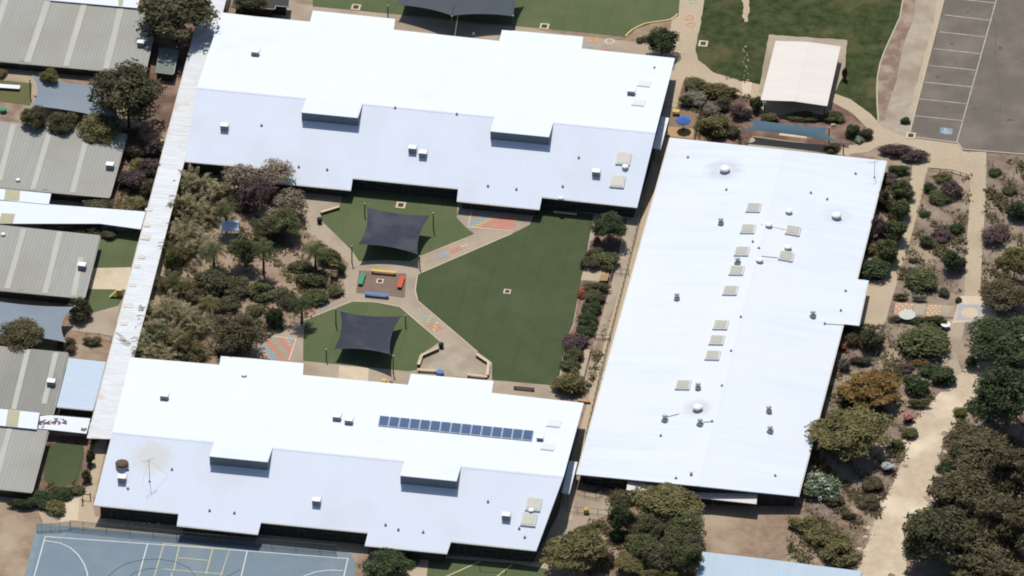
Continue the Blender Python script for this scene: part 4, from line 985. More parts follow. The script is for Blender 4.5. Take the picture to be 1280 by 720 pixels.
# seats: walls and benches
def wall(label, pts, h, wd, m, name='seat_wall', capm=None, cat='seat wall'):
    q = [P(x, y) for x, y in pts]; base = centroid(q); r = thing(name, label, cat, base)
    mb = MB(); cp = MB()
    for i, (a, b) in enumerate(zip(q, q[1:])):
        mb.bar(a, b, wd, h-.08+.002*i); cp.bar(a+Vector((0, 0, h-.08+.002*i)), b+Vector((0, 0, h-.08+.002*i)), wd+.08, .08)
    mb.build('wall_body', M['dark_timber'], r); cp.build('cap', capm or M['pale_concrete'], r)
wall('low pale seat wall stub running out from the sandy path at the upper left lawn', [(401, 268), (424, 261)], .5, .35, M['pale_concrete'])
wall('low pale seat wall bordering the right sail lawn, left of the meeting circle', [(523, 459), (527, 447), (548, 438)], .55, .4, M['pale_concrete'])
wall('low angled seat wall on the right of the meeting circle', [(596, 446), (611, 456), (609, 472)], .55, .4, M['pale_concrete'])
def bench(label, a, b, seatm, h=.5, wd=.55, name='bench', endm=None):
    A, B = P(*a), P(*b); r = thing(name, label, 'bench', (A+B)/2); d = (B-A).normalized()
    MB().bar(A+Vector((0, 0, h-.08)), B+Vector((0, 0, h-.08)), wd, .08).build('seat', seatm, r)
    for s in (A+d*.25, B-d*.25):
        MB().bar(s-d*.06, s+d*.06, wd*.85, h-.08).build('leg', endm or M['steel'], r)
    n = Vector((-d.y, d.x, 0))*(wd/2+.03)
    return r
bench('yellow bench on the upper side of the play square', (464, 341), (495, 344), M['yellow'], .6)
bench('green bench on the left side of the play square', (450, 358), (454.5, 344), M['green'], .5, .75)
bench('red bench on the right side of the play square', (499, 362), (503.5, 348), M['red'], .5, .75)
bench('blue bench with pale ends on the lower side of the play square', (456, 369.5), (486, 372.5), M['blue'], .55, .7)
bench('dark timber bench on the left of the meeting circle', (522, 464.5), (546, 466), M['pale_timber'], .45, .45, endm=M['black'])
bench('dark timber bench on the right of the meeting circle', (584, 470.5), (609, 473.5), M['pale_timber'], .45, .45, endm=M['black'])
bench('long pale plank bench at the wall above the big lawn', (692, 267), (721, 270), M['pale_timber'], .4, .45)
bench('long grey bench on the path below the big lawn', (642, 486), (668, 488.5), M['grate'], .4, .45)
bench('timber bench at the lower end of the shrub bed path', (722, 502), (738, 504), M['timber'], .4, .5)
bench('white slatted bench on the olive turf at the left edge', (-3, 110), (25, 112), M['white_paint'], .5, 1.0)
# timber crate bench
c = P(755, 351); r = thing('timber_crate', 'orange-brown slatted timber crate beside the barrier rail', 'crate', c)
mb = MB()
for i in range(5): mb.box((c.x-.55+.275*i, c.y, .72), (.2, 1.9, .06))
mb.build('slats', M['timber'], r); MB().box((c.x, c.y, .35), (1.2, 1.6, .6)).build('body', M['dark_timber'], r)
# drains
dr = [(501, 257, 'square drain below the north block wall, above the upper sail'), (634, 365, 'square drain alone in the middle of the big lawn'), (475, 352, 'square drain in the centre of the play square'), (445, 9.5, 'square drain on the turf left of the top sails'), (680.5, 33.5, 'square drain on the turf right of the top sails'), (879, 55, 'square drain at the left edge of the natural lawn'), (1138.5, 170, 'square drain at the lower left corner of the car park')]
c = Vector((0, 0, 0)); r0 = thing('drain', dr[0][2], 'drain', c, 'square drains in the ground')
MB().box((0, 0, .06), (1.5, 1.6, .12)).build('collar', M['pale_concrete'], r0); MB().box((0, 0, .125), (.85, .95, .03)).build('grate', M['grate'], r0)
for i, (x, y, lb) in enumerate(dr):
    o = r0 if i == 0 else copy_tree(r0, None, lb)
    o.location = P(x, y)
    s = .75 if i in (1, 2) else 1; o.scale = (s, s, 1)
# umbrella deck
sheet('timber_deck', [(839, 137), (875, 139), (868, 176), (830, 172)], 5, mat('deck', (.22, .155, .10), (.17, .12, .08), 1.2))
sheet('timber_deck', [(836, 158), (868, 161), (866, 173), (832, 170)], 6, M['timber'])
def umbrella(label, px, py, rad, h, m):
    b = P(px, py, 0); r = thing('market_umbrella', label, 'umbrella', b)
    MB().tube(b, b+Vector((0, 0, h+.4)), .05, n=8).build('pole', M['steel'], r)
    MB().lathe(b, [(.4, 0), (.4, .08), (.1, .12)], 12).build('base', M['steel'], r)
    mb = MB(); n = 8; top = b+Vector((0, 0, h+.35)); ring_ = [b+Vector((math.cos(2*math.pi*i/n)*rad, math.sin(2*math.pi*i/n)*rad, h-.25)) for i in range(n)]
    low = [p-Vector((0, 0, .16)) for p in ring_]
    mb.add([top]+ring_+low, [(0, 1+i, 1+(i+1) % n) for i in range(n)]+[(1+i, 9+i, 9+(i+1) % n, 1+(i+1) % n) for i in range(n)])
    mb.build('canopy', m, r)
umbrella('bright blue umbrella on the small deck between the north block and broad hall', 854, 162, 1.2, 2.1, M['umbrella_blue'])
c = P(845, 143); r = thing('play_table', 'small yellow play table just above the blue umbrella', 'table', c)
MB().box((c.x, c.y, .7), (1.1, .8, .12)).build('tabletop', M['yellow'], r)
for sx in (-.4, .4):
    for sy in (-.28, .28): MB().box((c.x+sx, c.y+sy, .32), (.1, .1, .64)).build('leg', M['dark_timber'], r)
# canopy tent in the courtyard garden
def tent():
    b = P(288, 294, 0); r = thing('canopy_tent', 'small pale blue canopy tent among the palms of the courtyard garden', 'tent', b)
    cs = [b+Vector((sx*1.35, sy*1.3, 1.9)) for sx, sy in ((-1, -1), (1, -1), (1, 1), (-1, 1))]; ap = b+Vector((0, 0, 2.6))
    mb = MB(); mb.add(cs+[ap]+[c-Vector((0, 0, .2)) for c in cs], [(i, (i+1) % 4, 4) for i in range(4)]+[(i, i+5, (i+1) % 4+5, (i+1) % 4) for i in range(4)])
    mb.build('canopy', M['pale_blue'], r)
    for c in cs: MB().tube((c.x, c.y, 0), c, .05, n=6).build('pole', M['pale_steel'], r)
tent()
# cubby-like timber frame at the garden edge
b = P(418, 347); r = thing('timber_play_frame', 'small dark timber play frame at the right edge of the courtyard garden', 'play frame', b)
for sx in (-.5, .5):
    for sy in (-.6, .6): MB().tube(b+Vector((sx, sy, 0)), b+Vector((sx, sy, 1.9)), .08, n=6).build('post', M['terracotta'], r)
MB().box((b.x, b.y, .95), (1.1, 1.3, .08)).build('platform', M['dark_timber'], r)
MB().box((b.x, b.y+.6, 1.95), (1.2, .12, .12)).build('beam', M['terracotta'], r)
# small things
def tub(label, px, py, rad, h, m, name='bin', cat='bin', topm=None):
    b = P(px, py); r = thing(name, label, cat, b)
    MB().lathe(b, [(rad*.8, 0), (rad, h), (rad*.9, h)], 12).build('body', m, r, False)
    MB().lathe(b+Vector((0, 0, h)), [(rad*1.06, .005), (rad*.9, .1), (rad*.2, .15)], 12).build('lid', topm or m, r)
    return r
tub('blue round bin against the south block below the meeting circle', 550, 468, .6, .5, M['blue'])
tub('dark bin standing at the path end of the upper left seat wall', 399.5, 278.5, .42, .8, M['black'])
tub('dark bin at the top corner of the meeting circle seat wall', 551.5, 434.5, .42, .7, M['black'])
tub('yellow toy tub on the paving below the lower sail', 480, 478, .45, .4, M['yellow'], 'toy_tub', 'toy')
tub('small orange toy tub right of the yellow one below the lower sail', 489, 479, .3, .3, M['terracotta'], 'toy_tub', 'toy')
tub('dark manhole-like lid on the narrow path beside the hall', 736, 482, .5, .08, M['grate'], 'manhole_cover', 'manhole cover')
tub('green tub at the left edge beside the red brick paving', 4, 140, .6, .6, M['green'])
tub('yellow tub in the fenced dirt yard below the link roof', 733, 641, .45, .7, M['yellow'])
b = P(1134, 398); r = thing('round_table', 'pale round mosaic table beside the patterned garden path', 'table', b)
MB().lathe(b, [(.5, 0), (.25, .5), (.25, .68)], 14).build('pedestal', M['grey_concrete'], r); MB().lathe(b+Vector((0, 0, .68)), [(1.25, 0), (1.3, .08), (1.2, .1)], 24).build('tabletop', M['mosaic_pale'], r)
b = P(1182, 410); r = thing('bird_bath', 'small white bowl-shaped bird bath at the end of the round-table bed', 'bird bath', b)
MB().lathe(b, [(.35, 0), (.18, .2), (.2, .55)], 12).build('pedestal', M['white_paint'], r); MB().lathe(b+Vector((0, 0, .55)), [(.3, 0), (.75, .2), (.68, .22), (.3, .1)], 18).build('bowl', M['white_paint'], r)
b = P(144, 371); r = thing('play_slide', 'yellow play slide beside the long walkway on the small green', 'slide', b)
MB().slab([b+Vector((-.9, -.5, .12)), b+Vector((-.9, .1, .12)), b+Vector((.3, .5, 1.2)), b+Vector((.3, -.1, 1.2))], .06).build('chute', M['yellow'], r)
MB().box((b.x+.65, b.y+.3, .6), (.7, .7, 1.2)).build('tower', M['yellow'], r)
MB().box((b.x+.65, b.y+.3, 1.25), (.85, .85, .1)).build('platform', M['pale_timber'], r)
b = P(107, 624); r = thing('timber_gate', 'dark timber gate frame on the path left of the south block', 'gate', b)
for dx in (0, 1.4): MB().box((b.x+dx*.8-.4, b.y+(0 if dx else -1.2), .6), (.14, .14, 1.2)).build('post', M['dark_timber'], r)
MB().box((b.x+.2, b.y-.1, 1.0), (1.3, .1, .12)).build('rail', M['dark_timber'], r); MB().box((b.x-.42, b.y-.6, .8), (.1, 1.6, .1)).build('rail', M['dark_timber'], r)
b = P(172, 655); r = thing('debris_pile', 'small heap of stones and rubbish at the foot of the south block wall', 'rubble', b)
mb = MB()
for i in range(14):
    s = R.uniform(.12, .3); c = b+Vector((R.uniform(-3.2, 3.4), R.uniform(-.5, .3), s*.4)); mb.box(c, (s*1.4, s, s*.8), R.uniform(0, 3))
o = mb.build('stones', M['pale_concrete'], r); o['kind'] = 'stuff'
for (x, y, lb) in ((981, 157.5, 'flat pale rock in the shaded bed left above the teal sail'), (1041, 157, 'pale sandstone rock at the right end of the teal sail'), (1117, 402.5, 'pale rock in the round-table bed nearest the hall'), (1157, 407, 'white rock in the middle of the round-table bed'), (1232, 379, 'grey flat boulder at the top right of the mosaic plaza')):
    b = P(x, y); mb = MB(); n = 9; s = R.uniform(.7, 1.1)
    mb.lathe((0, 0, 0), [(.62*s, -.1), (.6*s, .12), (.42*s, .3), (.12*s, .36)], n)
    mb.v = [(b.x+v[0]*(1+.35*math.sin(i*2.3)), b.y+v[1]*.7*(1+.3*math.cos(i*1.7)), v[2]) for i, v in enumerate(mb.v)]
    o = mb.build('rock', M['pale_concrete']); tag(o, lb, 'rock')

# ================================================================== PLANTS
def crown_mesh(name, seed, nl, per, leaf, flatk=1.0, sparse=1.0, elong=1.5, lob=(.28, .46), core=.58, up=.5):
    r = np.random.default_rng(seed); V = []
    for i in range(nl):
        th = r.uniform(0, 2*math.pi); z = r.uniform(-.55, 1.0); rr = math.sqrt(max(0, 1-z*z))
        k = core*r.uniform(.55, 1.12)
        c = np.array([math.cos(th)*rr*k*1.12, math.sin(th)*rr*k*1.12, z*k])
        lr = r.uniform(*lob); n = int(per*(lr/.36)**2)
        d = r.normal(size=(n, 3)); d[:, 2] += .35; d /= np.linalg.norm(d, axis=1)[:, None]
        rad = lr*r.uniform(.55, 1.08, n)
        p = c+d*rad[:, None]*np.array([1.15, 1.15, .78*flatk])
        nrm = d*.7+np.array([0, 0, up])+r.normal(size=(n, 3))*.5; nrm /= np.linalg.norm(nrm, axis=1)[:, None]
        a = np.cross(nrm, r.normal(size=(n, 3))); a /= np.linalg.norm(a, axis=1)[:, None]; b = np.cross(nrm, a)
        s = leaf*r.uniform(.55, 1.35, n)[:, None]
        q = np.stack([p-a*s*elong, p-b*s*.6+nrm*s*.1, p+a*s*elong, p+b*s*.6+nrm*s*.1], 1)
        V.append(q.reshape(-1, 3))
    V = np.concatenate(V)
    return quadmesh(name, V)
def quadmesh(name, V):
    m = np.abs(V); me = bpy.data.meshes.new(name); n = len(V); nf = n//4
    me.vertices.add(n); me.vertices.foreach_set('co', V.astype(np.float32).ravel())
    me.loops.add(n); me.loops.foreach_set('vertex_index', np.arange(n, dtype=np.int32))
    me.polygons.add(nf); me.polygons.foreach_set('loop_start', np.arange(0, n, 4, dtype=np.int32))
    try: me.polygons.foreach_set('loop_total', np.full(nf, 4, dtype=np.int32))
    except Exception: pass
    me.update(calc_edges=True); me.validate(); me.materials.append(LEAF['dark'])
    return me
def fern_mesh(name, seed, nf=80, curl=1.0):
    """a clump of arching feathery fronds"""
    r = np.random.default_rng(seed); V = []
    for i in range(nf):
        ang = r.uniform(0, 2*math.pi); up = r.uniform(.35, 1.25); L = r.uniform(.7, 1.1); base = np.array([r.normal()*.28, r.normal()*.28, -.7])
        d = np.array([math.cos(ang), math.sin(ang), 0]); s = np.array([-d[1], d[0], 0]); k = 12; prev = None
        for j in range(k):
            t = (j+.5)/k
            p = base+d*L*t*.95+np.array([0, 0, L*(up*t*1.7-1.15*curl*t*t)])
            wl = .13*math.sin(math.pi*min(1, t*.85+.15))*r.uniform(.7, 1.2)
            tang = d*.95+np.array([0, 0, up*1.7-2.3*curl*t]); tang /= np.linalg.norm(tang)
            for sg in (-1, 1):
                tip = p+s*sg*wl+tang*.09-np.array([0, 0, .06])
                V += [p-tang*.012, p+tang*.03, tip+tang*.02, tip-tang*.03]
    return quadmesh(name, np.array(V))
def palm_mesh(name, seed, nf=17):
    r = np.random.default_rng(seed); V = []
    for i in range(nf):
        ang = 2*math.pi*i/nf+r.uniform(-.2, .2); up = r.uniform(.15, .95) if i % 3 else r.uniform(.8, 1.3); L = r.uniform(.85, 1.08)
        d = np.array([math.cos(ang), math.sin(ang), 0]); s = np.array([-d[1], d[0], 0]); k = 14
        for j in range(k):
            t = (j+.5)/k; p = d*L*t*(1-.1*up)+np.array([0, 0, L*(up*t-(.75+.25*up)*t*t)])
            tang = d+np.array([0, 0, up-2*(.75)*t]); tang /= np.linalg.norm(tang)
            wl = .26*math.sin(math.pi*min(1, t*.8+.18))
            V += [p-tang*.05-s*.02, p-tang*.05+s*.02, p+tang*.05+s*.02, p+tang*.05-s*.02]
            for sg in (-1, 1):
                tip = p+s*sg*wl+tang*.13-np.array([0, 0, .13*r.uniform(.6, 1.3)])
                V += [p-tang*.02, p+tang*.035, tip+tang*.015, tip-tang*.015]
    return quadmesh(name, np.array(V))
CROWN = {
 'big': [crown_mesh('crown', s, 52, 230, .046, lob=(.2, .36), core=.74) for s in (1, 2, 3)],
 'clump': [crown_mesh('crown', s, 24, 300, .048, lob=(.26, .42), core=.64, up=.7) for s in (11, 12, 13)],
 'layer': [crown_mesh('crown', s, 48, 210, .05, flatk=.55, lob=(.2, .36), core=.72, elong=1.9) for s in (21, 22)],
 'bush': [crown_mesh('foliage', s, 18, 150, .07, lob=(.3, .5), core=.58) for s in (31, 32, 33, 34)],
 'loose': [crown_mesh('foliage', s, 22, 75, .065, lob=(.25, .45), core=.62, elong=2.2) for s in (41, 42, 43)],
 'twig': [crown_mesh('crown', s, 22, 60, .05, lob=(.3, .5), core=.6, elong=3.2) for s in (51, 52)],
 'fern': [fern_mesh('fronds', s) for s in (61, 62, 63, 64)],
 'palm': [palm_mesh('crown', s) for s in (71, 72, 73)],
}
def trunk_mesh(seed):
    rr = random.Random(seed); mb = MB()
    mb.tube((0, 0, 0), (0, 0, .5), .05, .036, 7)
    for i in range(5):
        a = 2*math.pi*i/5+rr.uniform(-.3, .3); z = .38+rr.uniform(0, .12); e = Vector((math.cos(a)*rr.uniform(.28, .5), math.sin(a)*rr.uniform(.28, .5), rr.uniform(.7, .95)))
        mid = Vector((e.x*.45, e.y*.45, z+(e.z-z)*.6))
        mb.tube((0, 0, z), mid, .028, .02, 5); mb.tube(mid, e, .02, .008, 5)
    me = bpy.data.meshes.new('trunk'); me.from_pydata(mb.v, [], mb.f); me.update(); me.materials.append(M['bark']); return me
TRUNK = [trunk_mesh(s) for s in (1, 2, 3)]
cnt = 0
def put(me, name, parent, m, loc, scale, rz):
    o = bpy.data.objects.new(name, me); COL.objects.link(o)
    if parent: o.parent = parent
    o.location = loc; o.scale = scale; o.rotation_euler = (0, 0, rz)
    if m: o.material_slots[0].link = 'OBJECT'; o.material_slots[0].material = m
    return o
def plant(shape, leaf, cx, cy, wpx, hpx, label, clear=None, name=None, cat=None, tilt=0):
    global cnt; cnt += 1
    rr = random.Random(cnt*13+5)
    rx = wpx/2/SC
    need = (hpx/2/SC)**2-(.6*rx)**2
    rz = math.sqrt(max(need, (.33*rx)**2))/.8
    ry = rx
    if need < (.33*rx)**2:                        # wide low things are also shallow
        ry = max(.4*rx, math.sqrt(max(.02, (hpx/2/SC)**2-(.8*rz)**2))/.6) if (hpx/2/SC)**2 > (.8*rz)**2 else .45*rx
        if ry == .45*rx: rz = math.sqrt(max(.03, (hpx/2/SC)**2-(.6*ry)**2))/.8
    small = shape in ('bush', 'loose', 'fern')
    if clear is None: clear = .05 if small else .9
    zc = rz*(.62 if small else 1)+clear
    c = P(cx, cy, zc)
    nm = name or ('shrub' if small else 'tree'); ct = cat or {'shrub': 'shrub', 'tree': 'tree'}.get(nm, nm.replace('_', ' '))
    r = thing(nm, label, ct, (c.x, c.y, 0))
    me = CROWN[shape][cnt % len(CROWN[shape])]
    put(me, 'foliage' if small else 'crown', r, LEAF[leaf], (0, 0, zc), (rx*.92, ry*.92, rz*.95), rr.uniform(0, 6.28) if abs(rx-ry) < .3*rx else rr.choice((0, math.pi)))
    put(TRUNK[cnt % 3], 'stem' if small else 'trunk', r, None, (0, 0, 0), (rx*.9, ry*.9, zc+rz*.45) if not small else (rx*.8, ry*.8, zc*.95), rr.uniform(0, 6))
    return r
def palm(cx, cy, rad, base_y, label, leaf='mid'):
    global cnt; cnt += 1
    h = (base_y-cy)/6.4; c = P(cx, cy, h)
    r = thing('palm_tree', label, 'palm tree', (c.x, c.y, 0))
    MB().tube((c.x, c.y, 0), (c.x, c.y, h*.5), .24, .17, 9).tube((c.x, c.y, h*.5), (c.x, c.y, h), .17, .13, 9).build('trunk', M['bark'], r)
    put(CROWN['palm'][cnt % 3], 'crown', r, LEAF[leaf], (0, 0, h), (rad/SC, rad/SC, rad/SC), R.uniform(0, 6))
T = plant
# --- left side
T('big', 'dark', 221, 17, 112, 84, 'largest dark tree, hanging over the top end of the long walkway', 1.5)
T('big', 'dark', 160, 119, 104, 90, 'wide dark tree over the right end of the upper blue-grey sail', 1.2)
T('clump', 'dark', 42, 149, 42, 40, 'left tree of the three small trees below the upper sail', .8)
T('clump', 'dark', 78, 154, 44, 38, 'middle tree of the three small trees below the upper sail', .8)
T('clump', 'olive', 126, 161, 60, 44, 'right and lightest tree of the three small trees below the upper sail', .8)
T('clump', 'olive', 62, 96, 28, 24, 'small olive tree poking up over the top edge of the upper blue-grey sail', 2.0)
T('bush', 'olive', 2, 92, 18, 14, 'small olive shrub at the left edge under the top left classroom')
T('big', 'dark', 312, 4, 52, 26, 'dark tree at the top edge right of the long walkway')
T('bush', 'purple', 190, 184, 30, 30, 'purple shrub at the upper end of the bed along the left walkway edge')
T('bush', 'brown', 168, 190, 24, 26, 'brownish shrub tucked beside the second classroom and purple shrub')
T('bush', 'purple', 190, 212, 34, 34, 'purple shrub halfway down the bed along the left walkway edge')
T('bush', 'purple', 163, 225, 38, 34, 'widest purple shrub below the brownish ones near the second classroom corner')
T('bush', 'olive', 172, 207, 26, 20, 'olive shrub between the purple ones left of the walkway')
T('bush', 'brown', 188, 235, 26, 28, 'brownish shrub at the lower end of the purple bed, touching the walkway')
T('bush', 'dark', 122, 258, 46, 30, 'dark shrub over the wide white canopy, below the second classroom corner')
T('bush', 'olive', 164, 256, 44, 28, 'olive shrub over the wide white canopy, nearest the walkway')
T('bush', 'olive', 72, 279, 48, 22, 'olive shrub at the lower edge of the wide white canopy, leftmost there')
T('bush', 'dark', 110, 281, 42, 28, 'dark shrub at the corner of the third classroom under the white canopy')
T('bush', 'dark', 137, 291, 26, 18, 'small dark shrub in the shade above the small lawn')
T('clump', 'brown', 28, 419, 62, 44, 'brown-green tree standing in front of the lower blue-grey sail', .8)
T('bush', 'dark', 100, 388, 34, 36, 'dark shrub at the right end of the lower blue-grey sail')
T('loose', 'brown', 84, 430, 28, 24, 'scrappy brown shrub on bare soil above the blue ribbed annex')
T('loose', 'olive', 116, 426, 30, 14, 'scrappy low shrub behind the rickety wire fence')
for x, y, ww, hh, lb in ((28, 630, 40, 16, 'left section of the dark shrubs below the bottom left classroom'), (52, 624, 40, 24, 'middle of the dark shrubs below the bottom left classroom'), (78, 617, 32, 18, 'right end of the dark shrubs below the bottom left classroom')):
    T('bush', 'deep', x, y, ww, hh, lb)
T('bush', 'mid', 98, 612, 22, 14, 'small shrub at the lower right of the oval green')
T('bush', 'mid', 113, 572, 14, 26, 'upper shrub along the right rim of the oval green')
T('bush', 'mid', 109, 596, 14, 20, 'lower shrub along the right rim of the oval green')
T('loose', 'olive', 70, 634, 36, 20, 'sprawling thin shrub beside the pale slab at the ball court corner')
# --- courtyard garden
ferns = [(243, 222, 38, 40, 'top of the feathery row beside the walkway'), (262, 226, 40, 40, 'just under the eave of the north block'), (238, 250, 40, 42, 'third down the feathery row by the walkway'), (260, 258, 36, 38, 'left of the first tall palm'), (231, 280, 40, 40, 'left of the pale blue tent'), (247, 300, 34, 34, 'by the sandy clearing near the left palm'),
         (225, 308, 34, 36, 'at the narrow part of the row by the walkway'), (212, 346, 34, 36, 'halfway down the row, left of the lower clearing'), (232, 352, 30, 30, 'on the lower clearing edge'), (204, 376, 40, 40, 'in the widening lower row'), (229, 386, 38, 40, 'right of the widening lower row'), (188, 402, 44, 42, 'overhanging the walkway edge'),
         (214, 412, 40, 40, 'in the thick of the lowest feathery clump'), (178, 428, 42, 44, 'lowest against the walkway'), (204, 436, 40, 36, 'lowest row, second from the walkway'), (232, 422, 36, 40, 'lowest row, third from the walkway'), (250, 398, 36, 36, 'left of the big rounded brown-green tree'), (246, 436, 30, 28, 'at the white roof edge left of the big rounded tree')]
for x, y, ww, hh, lb in ferns:
    r = T('fern', 'fern' if R.random() < .75 else 'olive', x, y, ww*1.3, hh*1.35, 'feathery olive clump '+lb, .3, 'feathery_shrub', 'feathery shrub')
    r['group'] = 'feathery clumps beside the walkway'
more = [('loose', 'olive', 222, 262, 30, 40, 'loose olive shrub hugging the walkway edge above the tent'), ('bush', 'olive', 216, 325, 24, 40, 'olive shrub leaning on the walkway at mid garden'), ('loose', 'mid', 196, 420, 40, 40, 'green loose shrub inside the lowest feathery clump'), ('bush', 'dark', 226, 440, 40, 24, 'dark low shrub at the white roof edge under the feathery clump'), ('bush', 'dark', 246, 240, 30, 30, 'dark shrub behind the feathery row near the north block')]
for a in more: T(*a)
T('twig', 'bare', 298, 222, 52, 44, 'thin brown twiggy tree under the west eave of the north block', .6)
T('twig', 'purple', 322, 240, 50, 46, 'reddish-brown twiggy tree in the middle of the dry thicket', .6)
T('twig', 'bare', 348, 216, 52, 36, 'pale bare tree spreading its twigs over the north block eave', 2.5)
T('twig', 'bare', 362, 252, 46, 40, 'pale bare tree at the edge of the sandy path, beside the dry thicket', .6)
T('loose', 'brown', 300, 250, 40, 32, 'brown loose shrub above the pale blue tent')
T('loose', 'purple', 335, 246, 24, 18, 'dark reddish shrub in the dry thicket')
T('clump', 'mid', 354, 279, 54, 42, 'dense green tree left of the sandy path, below the dry thicket', .3)
T('clump', 'dark', 330, 284, 40, 34, 'dark tree right of the pale blue tent', .5)
T('clump', 'mid', 305, 312, 42, 46, 'rounded tree with yellow-green top in the middle of the courtyard garden', .4)
palm(282, 259, 17, 289, 'palm directly left of the pale blue tent', 'mid')
palm(267, 312, 18, 336, 'palm on the sandy clearing at the left of the garden', 'mid')
palm(329, 308, 18, 343, 'palm right of the rounded yellow-green topped tree', 'mid')
palm(394, 312, 20, 337, 'palm nearest the sandy path on the right of the garden', 'mid')
palm(377, 380, 19, 404, 'palm at the lawn edge near the lower rainbow mural', 'deep')
palm(262, 378, 18, 398, 'palm among the dark shrubs above the big rounded tree', 'olive')
T('bush', 'mid', 412, 322, 34, 26, 'green shrub right beside the palm nearest the sandy path')
T('bush', 'mid', 376, 333, 34, 18, 'oval green shrub on the bare soil in mid garden')
T('loose', 'mid', 388, 350, 44, 22, 'wide green shrub below the oval one in mid garden')
T('bush', 'deep', 426, 336, 16, 20, 'small dark shrub on the path edge beside the timber frame')
T('bush', 'mid', 420, 364, 22, 16, 'small shrub on the path edge below the timber frame')
T('bush', 'dark', 265, 352, 48, 38, 'dark shrub mass below the clearing palm')
T('loose', 'dark', 296, 358, 48, 32, 'dark shrub mass left of the lower garden centre')
T('loose', 'mid', 326, 364, 46, 28, 'green shrub mass in the lower garden centre')
T('loose', 'dark', 356, 372, 44, 26, 'dark shrub left of the lawn-edge palm')
T('bush', 'mid', 395, 371, 40, 22, 'green shrub above the lawn-edge palm')
T('loose', 'dark', 285, 380, 40, 28, 'dark shrub just above the big rounded brown-green tree')
T('bush', 'brown', 246, 372, 30, 26, 'brown shrub at the left of the dark lower mass')
T('big', 'brown', 296, 418, 70, 58, 'big rounded brown-green tree at the lower end of the courtyard garden', .5)
T('bush', 'deep', 343, 397, 24, 34, 'dark upright shrub right of the big rounded brown-green tree')
T('bush', 'mid', 318, 388, 24, 18, 'small green shrub at the upper right of the big rounded tree')
# --- shrub bed beside the big lawn
T('clump', 'deep', 762, 285, 50.4, 42.5, 'dense dark rounded tree at the lower right corner of the north block', .3)
T('bush', 'red', 746, 301, 9.6, 15, 'tiny dark red shrub under the dense rounded tree')
T('bush', 'dark', 744, 318, 26.4, 20, 'spiky dark shrub at the lawn edge below the dense rounded tree')
T('bush', 'mid', 757, 325, 38.4, 27.5, 'green shrub above the timber crate')
T('bush', 'brown', 738, 328, 28.8, 22.5, 'brownish shrub at the lawn edge above the timber crate')
T('bush', 'brown', 744, 359, 38.4, 17.5, 'brownish shrub just below the timber crate')
T('bush', 'red', 728, 367, 16.8, 12.5, 'small red-leaved shrub at the lawn edge below the crate')
T('bush', 'dark', 744, 371, 31.2, 22.5, 'top dark shrub of the narrow row beside the big lawn')
T('bush', 'deep', 740, 386, 28.8, 22.5, 'second dark green shrub of the narrow row beside the big lawn')
T('bush', 'deep', 736, 401, 28.8, 22.5, 'third dark green shrub of the narrow row beside the big lawn')
T('bush', 'deep', 732, 413, 28.8, 17.5, 'dark green shrub of the narrow row just above the purple one')
T('bush', 'purple', 720, 427, 43.2, 25, 'purple shrub in the narrow row beside the big lawn')
T('bush', 'dark', 716, 445, 31.2, 22.5, 'brown-green shrub just below the purple one beside the big lawn')
T('bush', 'mid', 714, 457, 28.8, 17.5, 'small green shrub second from the lower end of the lawn-side row')
T('bush', 'olive', 712, 479, 43.2, 35, 'spreading olive shrub at the lower right corner of the big lawn')
